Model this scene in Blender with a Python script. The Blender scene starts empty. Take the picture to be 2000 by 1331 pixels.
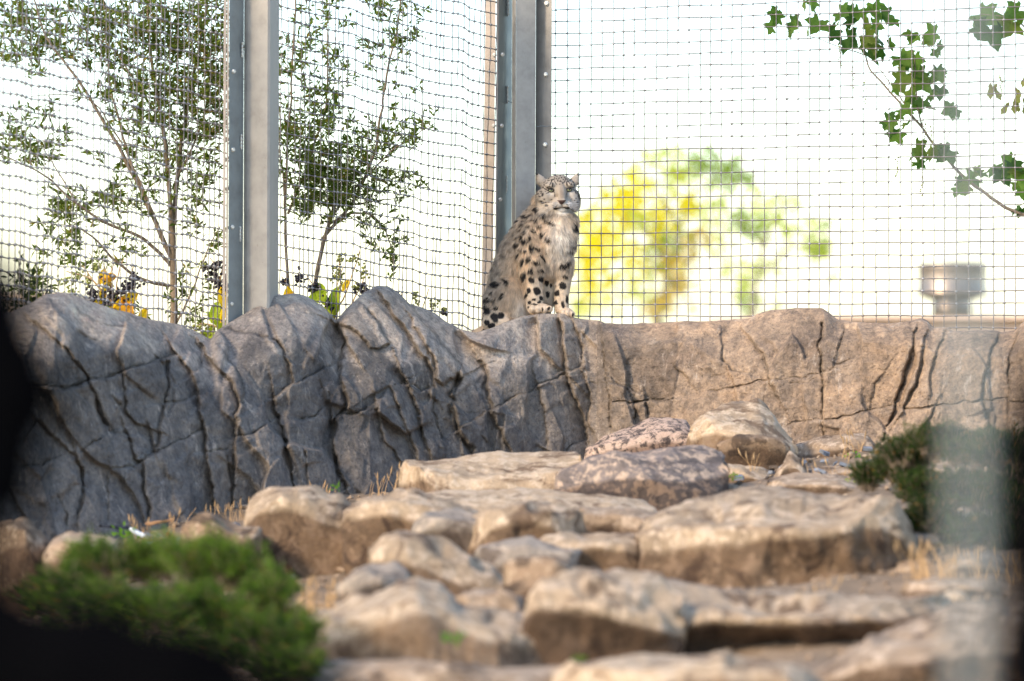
import bpy, math, random
import numpy as np
from mathutils import Vector
random.seed(7)
RNG = np.random.default_rng(7)
sc = bpy.context.scene
COL = sc.collection

# ------------------------------------------------------------------ camera, light, exposure
FPX, HZ, FOCUS = 7000.0, 650.0, 14.82      # focal length in photo pixels, horizon row, focus distance
cd = bpy.data.cameras.new('camera'); cam = bpy.data.objects.new('camera', cd); COL.objects.link(cam)
cam.location = (0, 0, 0); cam.rotation_euler = (math.radians(90), 0, 0)
cd.sensor_width = 36; cd.lens = FPX/2000*36; cd.clip_start = 0.1; cd.clip_end = 4000
cd.shift_y = (HZ-665.5)/2000
cd.dof.use_dof = True; cd.dof.focus_distance = FOCUS
cd.dof.aperture_fstop = (cd.lens/1000)/0.051
cd.dof.aperture_blades = 0
sc.camera = cam
SUN_EL, SUN_AZ = 32.0, (-0.74, -0.67)       # elevation, horizontal direction towards the sun
w = bpy.data.worlds.new("World"); sc.world = w; w.use_nodes = True
wn = w.node_tree.nodes; wl = w.node_tree.links
bg = wn['Background']; sky = wn.new('ShaderNodeTexSky'); sky.sky_type = 'NISHITA'; sky.sun_disc = False
sky.sun_elevation = math.radians(SUN_EL)
sky.sun_rotation = math.atan2(SUN_AZ[0], SUN_AZ[1])
sky.air_density = 1.0; sky.dust_density = 0.8; sky.ozone_density = 1.0
wl.new(sky.outputs[0], bg.inputs[0]); bg.inputs[1].default_value = 0.15
sd = bpy.data.lights.new('sun', 'SUN'); sun = bpy.data.objects.new('sun', sd); COL.objects.link(sun)
sd.energy = 1.75; sd.angle = math.radians(9.0); sd.color = (1.0, 0.79, 0.55)
h = math.cos(math.radians(SUN_EL)); n_ = math.hypot(*SUN_AZ)
sun.rotation_euler = Vector((SUN_AZ[0]/n_*h, SUN_AZ[1]/n_*h, math.sin(math.radians(SUN_EL)))).to_track_quat('Z', 'Y').to_euler()
sc.view_settings.view_transform = 'Standard'; sc.view_settings.look = 'None'
sc.view_settings.exposure = 1.35; sc.view_settings.gamma = 1; sc.view_settings.use_curve_mapping = False
sc.cycles.use_denoising = True
sc.cycles.max_bounces = 6; sc.cycles.transparent_max_bounces = 8

# ------------------------------------------------------------------ helpers
def P(px, py, Y):
    px, py, Y = np.broadcast_arrays(np.asarray(px, float), np.asarray(py, float), np.asarray(Y, float))
    return np.stack([(px-1000)/FPX*Y, Y, -(py-HZ)/FPX*Y], -1)

def _hash(ix, iy, iz, seed):
    n = (ix*374761393 + iy*668265263 + iz*2147483647 + seed*1274126177) & 0xffffffff
    n = ((n ^ (n >> 13))*1274126177) & 0xffffffff
    n = ((n ^ (n >> 16))*668265263) & 0xffffffff
    return ((n ^ (n >> 15)) & 0xffff)/65535.0
def vnoise(p, seed=0):
    p = np.asarray(p, float); i = np.floor(p).astype(np.int64); f = p-i; f = f*f*f*(f*(f*6-15)+10)
    r = 0
    for dx in (0, 1):
        for dy in (0, 1):
            for dz in (0, 1):
                wgt = (f[..., 0] if dx else 1-f[..., 0])*(f[..., 1] if dy else 1-f[..., 1])*(f[..., 2] if dz else 1-f[..., 2])
                r = r + wgt*_hash(i[..., 0]+dx, i[..., 1]+dy, i[..., 2]+dz, seed)
    return r*2-1
RM = np.array([[.36, .48, -.8], [-.8, .6, 0], [.48, .64, .6]])
def fbm(p, o=4, seed=0):
    r = 0; a = 1; p = np.asarray(p, float)@RM
    for k in range(o):
        r = r + a*vnoise(p, seed+k*17); p = p*2.03+5.1; a *= .5; p = p@RM
    return r

def mesh(name, V, F, mat=None, smooth=False, cols=None, attr='col'):
    V = np.asarray(V, float).reshape(-1, 3)
    me = bpy.data.meshes.new(name)
    if isinstance(F, np.ndarray):
        n, k = F.shape
        me.vertices.add(len(V)); me.vertices.foreach_set('co', V.ravel())
        me.loops.add(n*k); me.loops.foreach_set('vertex_index', F.astype(np.int32).ravel())
        me.polygons.add(n); me.polygons.foreach_set('loop_start', np.arange(0, n*k, k, dtype=np.int32))
        me.polygons.foreach_set('loop_total', np.full(n, k, dtype=np.int32))
        me.update(calc_edges=True); me.validate()
    else:
        me.from_pydata([tuple(v) for v in V], [], F); me.update()
    me.polygons.foreach_set('use_smooth', np.full(len(me.polygons), smooth))
    if cols is not None:
        a = me.color_attributes.new(attr, 'FLOAT_COLOR', 'POINT')
        c = np.ones((len(V), 4)); c[:, :cols.shape[1]] = cols
        a.data.foreach_set('color', c.ravel())
    if mat: me.materials.append(mat)
    return me
def link(name, me, parent=None):
    o = bpy.data.objects.new(name, me); COL.objects.link(o)
    if parent: o.parent = parent
    return o
def tag(o, label=None, cat=None, group=None, kind=None):
    if label: o['label'] = label
    if cat: o['category'] = cat
    if group: o['group'] = group
    if kind: o['kind'] = kind
    return o
def empty(name, loc, label, cat, group=None):
    o = bpy.data.objects.new(name, None); COL.objects.link(o); o.location = loc; o.empty_display_size = .1
    return tag(o, label, cat, group)
def child(name, V, F, mat, parent, smooth=False, cols=None):
    """mesh given in world coordinates, parented to an unrotated empty"""
    V = np.asarray(V, float).reshape(-1, 3) - np.array(parent.location)
    return link(name, mesh(name, V, F, mat, smooth, cols), parent)
def gridF(nu, nv, wrap_u=False):
    a = np.arange(nu if wrap_u else nu-1); b = np.arange(nv-1)
    A, B = np.meshgrid(a, b, indexing='ij'); A2 = (A+1) % nu
    return np.stack([A*nv+B, A2*nv+B, A2*nv+B+1, A*nv+B+1], -1).reshape(-1, 4)
def tube(pts, r, k=5, cap=True):
    pts = np.asarray(pts, float); n = len(pts); r = np.broadcast_to(np.asarray(r, float), (n,))
    t = np.gradient(pts, axis=0); t /= np.linalg.norm(t, axis=1)[:, None]+1e-9
    ref = np.where(np.abs(t[:, 1:2]) > .9, np.array([[1, 0, 0.]]), np.array([[0, 1, 0.]]))
    a = np.cross(t, ref); a /= np.linalg.norm(a, axis=1)[:, None]; b = np.cross(t, a)
    th = np.arange(k)/k*2*np.pi
    V = pts[:, None]+r[:, None, None]*(np.cos(th)[None, :, None]*a[:, None]+np.sin(th)[None, :, None]*b[:, None])
    i = np.arange(n-1)[:, None]; j = np.arange(k)[None]; j2 = (j+1) % k
    F = np.stack([i*k+j, i*k+j2, (i+1)*k+j2, (i+1)*k+j], -1).reshape(-1, 4)
    return V.reshape(-1, 3), F
def joinVF(parts):
    Vs, Fs, o = [], [], 0
    for V, F in parts:
        Vs.append(V); Fs.append(np.asarray(F)+o); o += len(V)
    return np.concatenate(Vs), np.concatenate(Fs)
def resample(pts, n):
    pts = np.asarray(pts, float); d = np.r_[0, np.cumsum(np.linalg.norm(np.diff(pts, axis=0), axis=1))]
    s = np.linspace(0, d[-1], n)
    out = np.stack([np.interp(s, d, pts[:, k]) for k in range(pts.shape[1])], -1)
    for _ in range(3):
        out[1:-1] = .25*out[:-2]+.5*out[1:-1]+.25*out[2:]
    return out
ICO = None
def ico(sub=1):
    import bmesh
    bm = bmesh.new(); bmesh.ops.create_icosphere(bm, subdivisions=sub, radius=1)
    V = np.array([v.co[:] for v in bm.verts]); F = np.array([[v.index for v in f.verts] for f in bm.faces]); bm.free()
    return V, F
def spheres(cent, rad, sub=1):
    V0, F0 = ico(sub); cent = np.asarray(cent, float); rad = np.asarray(rad, float)
    if rad.ndim == 1: rad = rad[:, None]
    V = cent[:, None]+V0[None]*rad[:, None, :] if rad.shape[1] == 3 else cent[:, None]+V0[None]*rad[:, None]
    F = (F0[None]+(np.arange(len(cent))*len(V0))[:, None, None]).reshape(-1, 3)
    return V.reshape(-1, 3), F

# ------------------------------------------------------------------ materials
def new_mat(name, rough=.8, metal=0.0):
    m = bpy.data.materials.new(name); m.use_nodes = True
    b = m.node_tree.nodes['Principled BSDF']; b.inputs['Roughness'].default_value = rough; b.inputs['Metallic'].default_value = metal
    return m, m.node_tree.nodes, m.node_tree.links, b
def ramp(nd, lk, src, stops):
    r = nd.new('ShaderNodeValToRGB'); lk.new(src, r.inputs[0])
    while len(r.color_ramp.elements) < len(stops): r.color_ramp.elements.new(.5)
    for e, (p, c) in zip(r.color_ramp.elements, stops):
        e.position = p; e.color = (*c, 1) if len(c) == 3 else c
    return r.outputs[0]
def noise(nd, lk, vec, scale, detail=4, rough=.6, dist=0):
    n = nd.new('ShaderNodeTexNoise'); n.inputs['Scale'].default_value = scale; n.inputs['Detail'].default_value = detail
    n.inputs['Roughness'].default_value = rough; n.inputs['Distortion'].default_value = dist
    if vec is not None: lk.new(vec, n.inputs['Vector'])
    return n.outputs[0]
def mix(nd, lk, fac, a, b, mode='MIX'):
    m = nd.new('ShaderNodeMix'); m.data_type = 'RGBA'; m.blend_type = mode
    for s, i in ((fac, 0), (a, 6), (b, 7)):
        if isinstance(s, (int, float)): m.inputs[i].default_value = s
        elif isinstance(s, tuple): m.inputs[i].default_value = (*s, 1)
        else: lk.new(s, m.inputs[i])
    return m.outputs[2]
def bump(nd, lk, b, h, strength=.4, dist=.01):
    n = nd.new('ShaderNodeBump'); n.inputs['Strength'].default_value = strength; n.inputs['Distance'].default_value = dist
    lk.new(h, n.inputs['Height']); lk.new(n.outputs[0], b.inputs['Normal'])
def coord(nd, lk, scale=None):
    t = nd.new('ShaderNodeNewGeometry'); v = t.outputs['Position']
    if scale:
        m = nd.new('ShaderNodeMapping'); m.inputs['Scale'].default_value = scale; lk.new(v, m.inputs[0]); v = m.outputs[0]
    return v

def rock_mat(name, base, patch, dark, patch_amt=.5, sc_=6, bump_s=.7, face=(.42, .36, .31)):
    m, nd, lk, b = new_mat(name, .9)
    v = coord(nd, lk)
    n1 = noise(nd, lk, v, sc_, 8, .65, .4); n2 = noise(nd, lk, v, sc_*3.3, 8, .7, .3); n3 = noise(nd, lk, v, sc_*20, 4, .7)
    c = ramp(nd, lk, n1, [(.32, tuple(x*.62 for x in base)), (.5, base), (.68, tuple(min(1, x*1.3) for x in base))])
    f = ramp(nd, lk, n2, [(.60-patch_amt*.25, (0, 0, 0)), (.66-patch_amt*.25, (1, 1, 1))])
    c = mix(nd, lk, f, c, patch)
    n4 = noise(nd, lk, v, sc_*1.1, 8, .7, .8)
    f2 = ramp(nd, lk, n4, [(.53, (0, 0, 0)), (.60, (.9, .9, .9))])
    c = mix(nd, lk, f2, c, dark)
    c = mix(nd, lk, .5, c, ramp(nd, lk, n3, [(.3, (.25, .25, .25)), (.7, (.75, .75, .75))]), 'OVERLAY')
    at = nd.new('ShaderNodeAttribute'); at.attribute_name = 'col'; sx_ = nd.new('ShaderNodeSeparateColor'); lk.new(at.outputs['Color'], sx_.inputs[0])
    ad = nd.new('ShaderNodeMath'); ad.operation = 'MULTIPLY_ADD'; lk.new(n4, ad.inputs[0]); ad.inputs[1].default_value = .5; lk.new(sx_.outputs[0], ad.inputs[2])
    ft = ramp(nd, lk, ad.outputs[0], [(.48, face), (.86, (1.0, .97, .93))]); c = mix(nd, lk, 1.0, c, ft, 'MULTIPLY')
    lk.new(c, b.inputs['Base Color'])
    h = nd.new('ShaderNodeMath'); h.operation = 'ADD'; lk.new(n2, h.inputs[0]); lk.new(n3, h.inputs[1])
    bump(nd, lk, b, h.outputs[0], bump_s, .012)
    return m
M = {}
M['sand'] = rock_mat('sandstone', (.34, .25, .17), (.56, .44, .33), (.10, .062, .036), .34)
M['pale'] = rock_mat('pale_sandstone', (.44, .33, .22), (.60, .48, .35), (.17, .105, .06), .45)
M['brown'] = rock_mat('brown_sandstone', (.26, .18, .115), (.48, .37, .26), (.07, .045, .028), .2)
M['purple'] = rock_mat('mottled_stone', (.20, .165, .15), (.54, .41, .31), (.10, .08, .075), .42, 9)
M['speck'] = rock_mat('lichen_stone', (.13, .10, .09), (.60, .45, .36), (.05, .04, .04), .62, 11)
M['darkface'] = rock_mat('shaded_face_sandstone', (.42, .32, .22), (.58, .46, .34), (.14, .09, .055), .35, face=(.26, .205, .165))  # shade of the undercut fronts is put into the darker face colour
M['halfface'] = rock_mat('brown_face_sandstone', (.38, .285, .19), (.57, .45, .33), (.12, .075, .045), .35, face=(.38, .31, .25))  # front faces tinted darker brown than the tops
M['greyr'] = rock_mat('grey_stone', (.30, .255, .21), (.46, .38, .30), (.12, .09, .07), .3)

def wall_mat():
    m, nd, lk, b = new_mat('sculpted_render', .82)
    at = nd.new('ShaderNodeAttribute'); at.attribute_name = 'col'
    v = coord(nd, lk); vs = coord(nd, lk, (1, 1, .28))
    n1 = noise(nd, lk, v, 3.0, 6, .6, .3); n2 = noise(nd, lk, v, 16, 8, .7); n3 = noise(nd, lk, v, 90, 3, .7)
    c = ramp(nd, lk, n1, [(.3, (.66, .66, .70)), (.5, (1, 1, 1)), (.7, (1.3, 1.2, 1.08))])
    c = mix(nd, lk, 1.0, at.outputs['Color'], c, 'MULTIPLY')
    n4 = noise(nd, lk, vs, 22, 8, .75, .2)
    f = ramp(nd, lk, n4, [(.555, (0, 0, 0)), (.63, (.75, .75, .75))])
    n5 = noise(nd, lk, v, 4.1, 3, .5); g = ramp(nd, lk, n5, [(.44, (0, 0, 0)), (.58, (1, 1, 1))])
    fm = nd.new('ShaderNodeMath'); fm.operation = 'MULTIPLY'; lk.new(f, fm.inputs[0]); lk.new(g, fm.inputs[1])
    c = mix(nd, lk, fm.outputs[0], c, (.46, .39, .33))
    c = mix(nd, lk, .8, c, ramp(nd, lk, n2, [(.32, (.25, .26, .28)), (.68, (.76, .74, .70))]), 'OVERLAY')
    n6 = noise(nd, lk, v, 48, 5, .75); c = mix(nd, lk, .7, c, ramp(nd, lk, n6, [(.34, (.27, .27, .28)), (.66, (.74, .73, .71))]), 'OVERLAY')
    pit = ramp(nd, lk, n3, [(.30, (0, 0, 0)), (.42, (1, 1, 1))])
    c = mix(nd, lk, .5, c, pit, 'MULTIPLY')
    lk.new(c, b.inputs['Base Color'])
    h = nd.new('ShaderNodeMath'); h.operation = 'MULTIPLY_ADD'; lk.new(n2, h.inputs[0]); h.inputs[1].default_value = 2.0; lk.new(n3, h.inputs[2])
    bump(nd, lk, b, h.outputs[0], .85, .014)
    return m
M['wall'] = wall_mat()

def steel(name, col, rough=.45, metal=.6, streak=True):
    m, nd, lk, b = new_mat(name, rough, metal)
    v = coord(nd, lk); n1 = noise(nd, lk, v, 14, 6, .65); n2 = noise(nd, lk, v, 60, 4, .6)
    c = ramp(nd, lk, n1, [(.3, tuple(x*.78 for x in col)), (.5, col), (.7, tuple(min(1, x*1.16) for x in col))])
    f = ramp(nd, lk, n2, [(.68, (0, 0, 0)), (.74, (.5, .5, .5))])
    c = mix(nd, lk, f, c, (.16, .12, .09)); lk.new(c, b.inputs['Base Color'])
    r = ramp(nd, lk, n1, [(.3, (rough*.8,)*3), (.7, (min(1, rough*1.3),)*3)]); lk.new(r, b.inputs['Roughness'])
    bump(nd, lk, b, n2, .12, .002)
    return m
M['galv'] = steel('galvanised_steel', (.36, .335, .30), .5, .12)
M['galv_dark'] = steel('dull_galvanised_steel', (.27, .30, .30), .5, .3)
M['wire'] = steel('wire_steel', (.22, .19, .175), .5, .3)
M['knot'] = steel('ferrule_steel', (.34, .33, .33), .45, .3)
M['bolt'] = steel('bolt_steel', (.62, .60, .55), .35, .6)
M['frame'] = steel('painted_strip', (.42, .36, .31), .6, .1)
M['vent'] = steel('bright_steel', (.34, .27, .22), .38, .85)
def simple(name, col, rough=.9, var=.25, scale=8):
    m, nd, lk, b = new_mat(name, rough)
    n1 = noise(nd, lk, coord(nd, lk), scale, 6, .65)
    c = ramp(nd, lk, n1, [(.3, tuple(x*(1-var) for x in col)), (.7, tuple(min(1, x*(1+var)) for x in col))])
    lk.new(c, b.inputs['Base Color']); bump(nd, lk, b, n1, .3, .01)
    return m
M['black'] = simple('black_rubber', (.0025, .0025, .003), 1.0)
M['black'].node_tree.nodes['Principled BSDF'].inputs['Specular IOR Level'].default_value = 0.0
M['bark'] = simple('bark', (.20, .15, .10), .95, .4, 40)
M['soil'] = simple('soil', (.20, .145, .095), 1, .5, 5)
M['field'] = simple('field', (.16, .15, .08), 1, .3, .5)
M['roof'] = simple('roof_render', (.62, .45, .34), .9, .1, 2)
M['slate'] = simple('slate', (.16, .18, .21), .6, .4, 20)
M['white'] = simple('white_stone', (.75, .75, .78), .7, .1, 20)
M['straw'] = simple('straw', (.40, .26, .13), .9, .3, 30)
M['berry'] = simple('berry_skin', (.012, .008, .014), .35, .3, 40)
M['unripe'] = simple('unripe_berry', (.22, .24, .05), .5, .4, 40)
def leaf_mat(name, transl=.45, rough=.55):
    m, nd, lk, b = new_mat(name, rough)
    at = nd.new('ShaderNodeAttribute'); at.attribute_name = 'col'
    b.inputs['Specular IOR Level'].default_value = .2
    n1 = noise(nd, lk, coord(nd, lk), 60, 3, .6)
    c = mix(nd, lk, .35, at.outputs['Color'], ramp(nd, lk, n1, [(.3, (.3, .3, .3)), (.7, (.7, .7, .7))]), 'OVERLAY')
    lk.new(c, b.inputs['Base Color'])
    t = nd.new('ShaderNodeBsdfTranslucent'); g = mix(nd, lk, 1.0, c, (1.5, 1.5, .9), 'MULTIPLY'); lk.new(g, t.inputs[0])
    s = nd.new('ShaderNodeMixShader'); s.inputs[0].default_value = transl
    lk.new(b.outputs[0], s.inputs[1]); lk.new(t.outputs[0], s.inputs[2])
    lk.new(s.outputs[0], nd['Material Output'].inputs[0])
    return m
M['leaf'] = leaf_mat('leaf', .45); M['leafb'] = leaf_mat('thin_leaf', .6)

# ------------------------------------------------------------------ ground and sky
def gz(X, Y):
    X = np.asarray(X, float); Y = np.asarray(Y, float)
    z = -.575+.084*np.clip(X, -3, 3) - .062*np.clip(13.3-Y, 0, 8)
    return z
xs = np.linspace(-4, 4, 170); ys = np.linspace(3.0, 15.6, 260)
XX, YY = np.meshgrid(xs, ys, indexing='ij')
ZZ = gz(XX, YY)+.018*fbm(np.stack([XX*3, YY*3, XX*0], -1), 4, 3)+.008*fbm(np.stack([XX*14, YY*14, XX*0], -1), 3, 9)
g = link('ground', mesh('ground', np.stack([XX, YY, ZZ], -1), gridF(170, 260), M['soil'], True)); g['kind'] = 'structure'
o = link('field', mesh('field', [(-2500, 15.2, -1.0), (2500, 15.2, -1.0), (2500, 3500, -1.0), (-2500, 3500, -1.0),
      (-2500, -500, -1.4), (2500, -500, -1.4)], [(0, 1, 2, 3), (4, 5, 1, 0)], M['field'])); o['kind'] = 'structure'

# ------------------------------------------------------------------ sculpted rock wall
TOP = np.array([(-260, 600), (-100, 615), (20, 612), (62, 592), (90, 576), (130, 573), (160, 583), (200, 597), (240, 610), (290, 624), (350, 634), (380, 648), (412, 664),
  (425, 646), (450, 629), (480, 612), (510, 592), (540, 578), (575, 573), (600, 580), (630, 598), (657, 627), (672, 608), (690, 592), (710, 572), (735, 560), (757, 560),
  (780, 574), (800, 594), (825, 601), (850, 613), (870, 628), (900, 644), (930, 650), (960, 641), (990, 629), (1020, 619), (1060, 613), (1100, 613), (1124, 621),
  (1134, 623), (1172, 627), (1182, 633), (1250, 633), (1330, 628), (1400, 628), (1460, 624), (1480, 613), (1510, 606), (1560, 602), (1606, 602), (1620, 612), (1636, 626),
  (1680, 630), (1740, 632), (1800, 625), (1812, 630), (1822, 641), (1850, 640), (1862, 647), (1945, 646), (1958, 650), (1984, 645), (1992, 634), (2010, 626), (2100, 612), (2300, 615)], float)
def ywall(px): return np.interp(px, [-260, 0, 450, 1000, 1150, 2000, 2300], [11.9, 12.5, 13.62, 14.6, 14.78, 14.08, 13.85])
def ybase(px): return np.interp(px, [-260, 100, 660, 1145, 2000, 2300], [11.75, 12.3, 13.65, 14.6, 13.9, 13.7])
def tr(pts, s, ox, oy): return [(x/s+ox, y/s+oy) for x, y in pts]
cr = []   # (polyline, width, depth, step)
A = lambda pts, wd=5, dp=12, st=0: cr.append((np.array(tr(pts, 2.661, 0, 560)), wd, dp, st))
B = lambda pts, wd=5, dp=12, st=0: cr.append((np.array(tr(pts, 2.857, 600, 560)), wd, dp, st))
E = lambda pts, wd=4, dp=12, st=0: cr.append((np.array(tr(pts, 2.5, 1200, 580)), wd, dp, st))
A([(240,520),(330,530),(430,500),(470,480),(530,475),(620,450),(720,410),(830,375),(910,360)],7,16,12)
A([(180,180),(280,270),(360,340),(430,430),(460,490)],6,10,-8)
A([(460,490),(500,560),(500,620),(540,700),(600,760),(660,770)],8,18,7)
A([(640,460),(640,560),(660,660),(720,720),(750,730)],6,14,-6)
A([(540,470),(580,560),(620,620)],6,10,5)
A([(870,400),(880,500),(860,600),(830,690),(820,800),(800,860),(740,910)],6,12,-8)
A([(850,605),(940,595),(1020,570)],5,12,7)
A([(800,860),(860,835),(960,790),(1050,740)],4,12,6)
A([(1000,270),(1050,340),(1050,420),(1010,450)],5,8,-6)
A([(930,360),(1000,460),(1020,560),(1060,720),(1070,850),(1090,1000),(1110,1150)],6,14,-13)
A([(1040,300),(1110,400),(1200,500),(1240,600),(1225,700),(1220,800),(1215,1000)],7,16,-12)
A([(1160,340),(1230,430),(1270,520),(1260,600)],5,9,8)
A([(1230,780),(1310,760),(1390,715)],4,12,7)
A([(1450,280),(1500,400),(1520,500),(1420,570)],6,12,-7)
A([(1420,570),(1430,650),(1470,740),(1480,830),(1510,920),(1520,1010)],7,18,-9)
A([(1130,220),(1300,240),(1440,275),(1480,340)],5,9,9)
A([(1540,500),(1640,450),(1740,400)],5,12,8)
A([(1750,200),(1790,300),(1760,400),(1760,500),(1800,600),(1740,700),(1730,850),(1760,950),(1800,1050)],9,22,-6)
A([(1565,690),(1640,670),(1700,600)],4,12,5)
A([(200,700),(280,790),(370,860),(400,880),(420,960),(430,1050),(410,1200)],7,16,-7)
A([(400,870),(450,830),(530,790)],4,10,4)
A([(280,600),(350,740),(390,840)],5,10,-6)
A([(120,940),(220,930),(310,880)],4,12,5)
A([(660,770),(680,830),(700,900),(740,920),(750,1050),(780,1200)],8,20,-5)
A([(580,940),(640,945),(700,930)],4,9,4)
A([(30,1000),(100,1150),(160,1300)],6,12,-6); A([(300,1080),(340,1180),(350,1250)],5,12,4)
A([(1090,860),(1170,840),(1220,820)],4,9,5); A([(400,110),(470,170),(560,200),(640,210)],4,6,6)
A([(560,1000),(560,1200)],4,8,-5); A([(1180,880),(1200,1000),(1210,1130)],6,12,6); A([(1590,860),(1600,1000)],4,8,-5)
A([(-150,400),(0,520),(120,560),(240,520)],6,12,8); A([(-100,800),(0,760),(130,800),(200,700)],5,12,6)
B([(330,120),(400,200),(460,320),(400,345),(350,335),(290,270),(230,235),(160,205)],5,10,9)
B([(220,710),(280,700),(340,670)],4,11,7)
B([(430,80),(480,160),(560,260),(640,380),(700,480),(705,560),(640,580),(580,560)],7,11,-14)
B([(610,230),(680,350),(710,430),(720,520),(760,550),(840,510)],7,13,-10)
B([(580,90),(640,200),(700,250),(790,360),(850,430),(900,500)],5,7,8)
B([(380,600),(460,560),(500,650),(560,800),(600,920)],5,10,-8)
B([(570,580),(620,700),(650,850),(680,920)],7,14,-10)
B([(710,560),(700,700),(750,850)],5,10,7)
B([(840,510),(800,600),(820,700),(840,780),(870,850),(920,920)],14,26,-8)
B([(850,790),(930,740),(1010,695),(1100,650),(1180,600),(1280,560),(1380,510),(1440,500)],4,11,8)
B([(960,410),(1000,480),(990,560),(1020,640),(1020,700),(1070,800),(1120,880)],7,14,-9)
B([(1410,200),(1430,350),(1445,500),(1480,600),(1540,720),(1560,840)],7,14,-14)
B([(1490,200),(1530,330),(1540,430),(1520,450),(1450,470)],5,10,-8)
B([(1640,200),(1650,350),(1660,500),(1680,600),(1690,780)],4,14,-5)
B([(1540,490),(1570,600),(1570,780),(1590,820)],6,12,-6); B([(1580,530),(1660,535)],4,8,5)
B([(1680,520),(1780,560),(1850,600)],3,8,6); B([(1700,640),(1850,640),(2000,630)],4,12,4)
B([(1820,650),(1830,740)],3,8,3); B([(1890,650),(1900,720)],3,8,3)
B([(1440,910),(1500,880),(1560,850)],4,10,5)
B([(130,720),(140,900),(180,1050)],8,14,-7); B([(390,690),(420,850),(480,920),(530,990)],6,14,-7)
B([(1290,560),(1320,700),(1340,880)],4,7,-6); B([(1110,640),(1100,640)],3,3,0)
E([(1015,130),(1000,250),(1015,370),(1020,500),(1015,600),(1020,690)],4.5,18,-5)
E([(450,465),(600,440),(700,410),(800,400),(900,395),(1010,370),(1080,340),(1160,305)],2.6,11,5)
E([(810,635),(900,610),(1010,595),(1080,600),(1200,565),(1350,530)],2.8,12,5)
E([(0,410),(60,460),(100,510),(200,510),(300,505)],3,11,7)
E([(520,180),(530,300),(580,360),(660,380)],4,6,5); E([(660,200),(720,280),(750,380),(800,490)],6,7,-7)
E([(1470,180),(1440,300),(1400,420),(1370,540),(1340,610)],6,18,9)
E([(1520,200),(1500,300),(1480,420),(1410,540)],7,14,7)
E([(1880,180),(1830,280),(1810,400),(1800,500),(1830,640)],4.5,12,7)
E([(1960,180),(1930,300),(1920,480),(1920,660)],4.5,14,-7)
E([(1400,545),(1500,545),(1600,530),(1700,515),(1810,505),(1920,500),(2000,510),(2200,500)],3.5,12,5)
E([(1560,545),(1520,620),(1480,690)],4,9,5); E([(100,510),(100,600)],3,7,3); E([(150,520),(160,600)],3,7,3)
E([(1110,180),(1090,260)],3,6,4); E([(1300,390),(1260,450),(1250,520)],2.5,5,3); E([(1620,160),(1560,300),(1540,450)],6,8,6)
E([(860,430),(980,405)],2,5,2); E([(470,395),(540,375)],2,6,2); E([(330,220),(290,330),(350,400)],3,4,-3)
E([(2100,130),(2080,400),(2110,650)],5,14,7)

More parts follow.
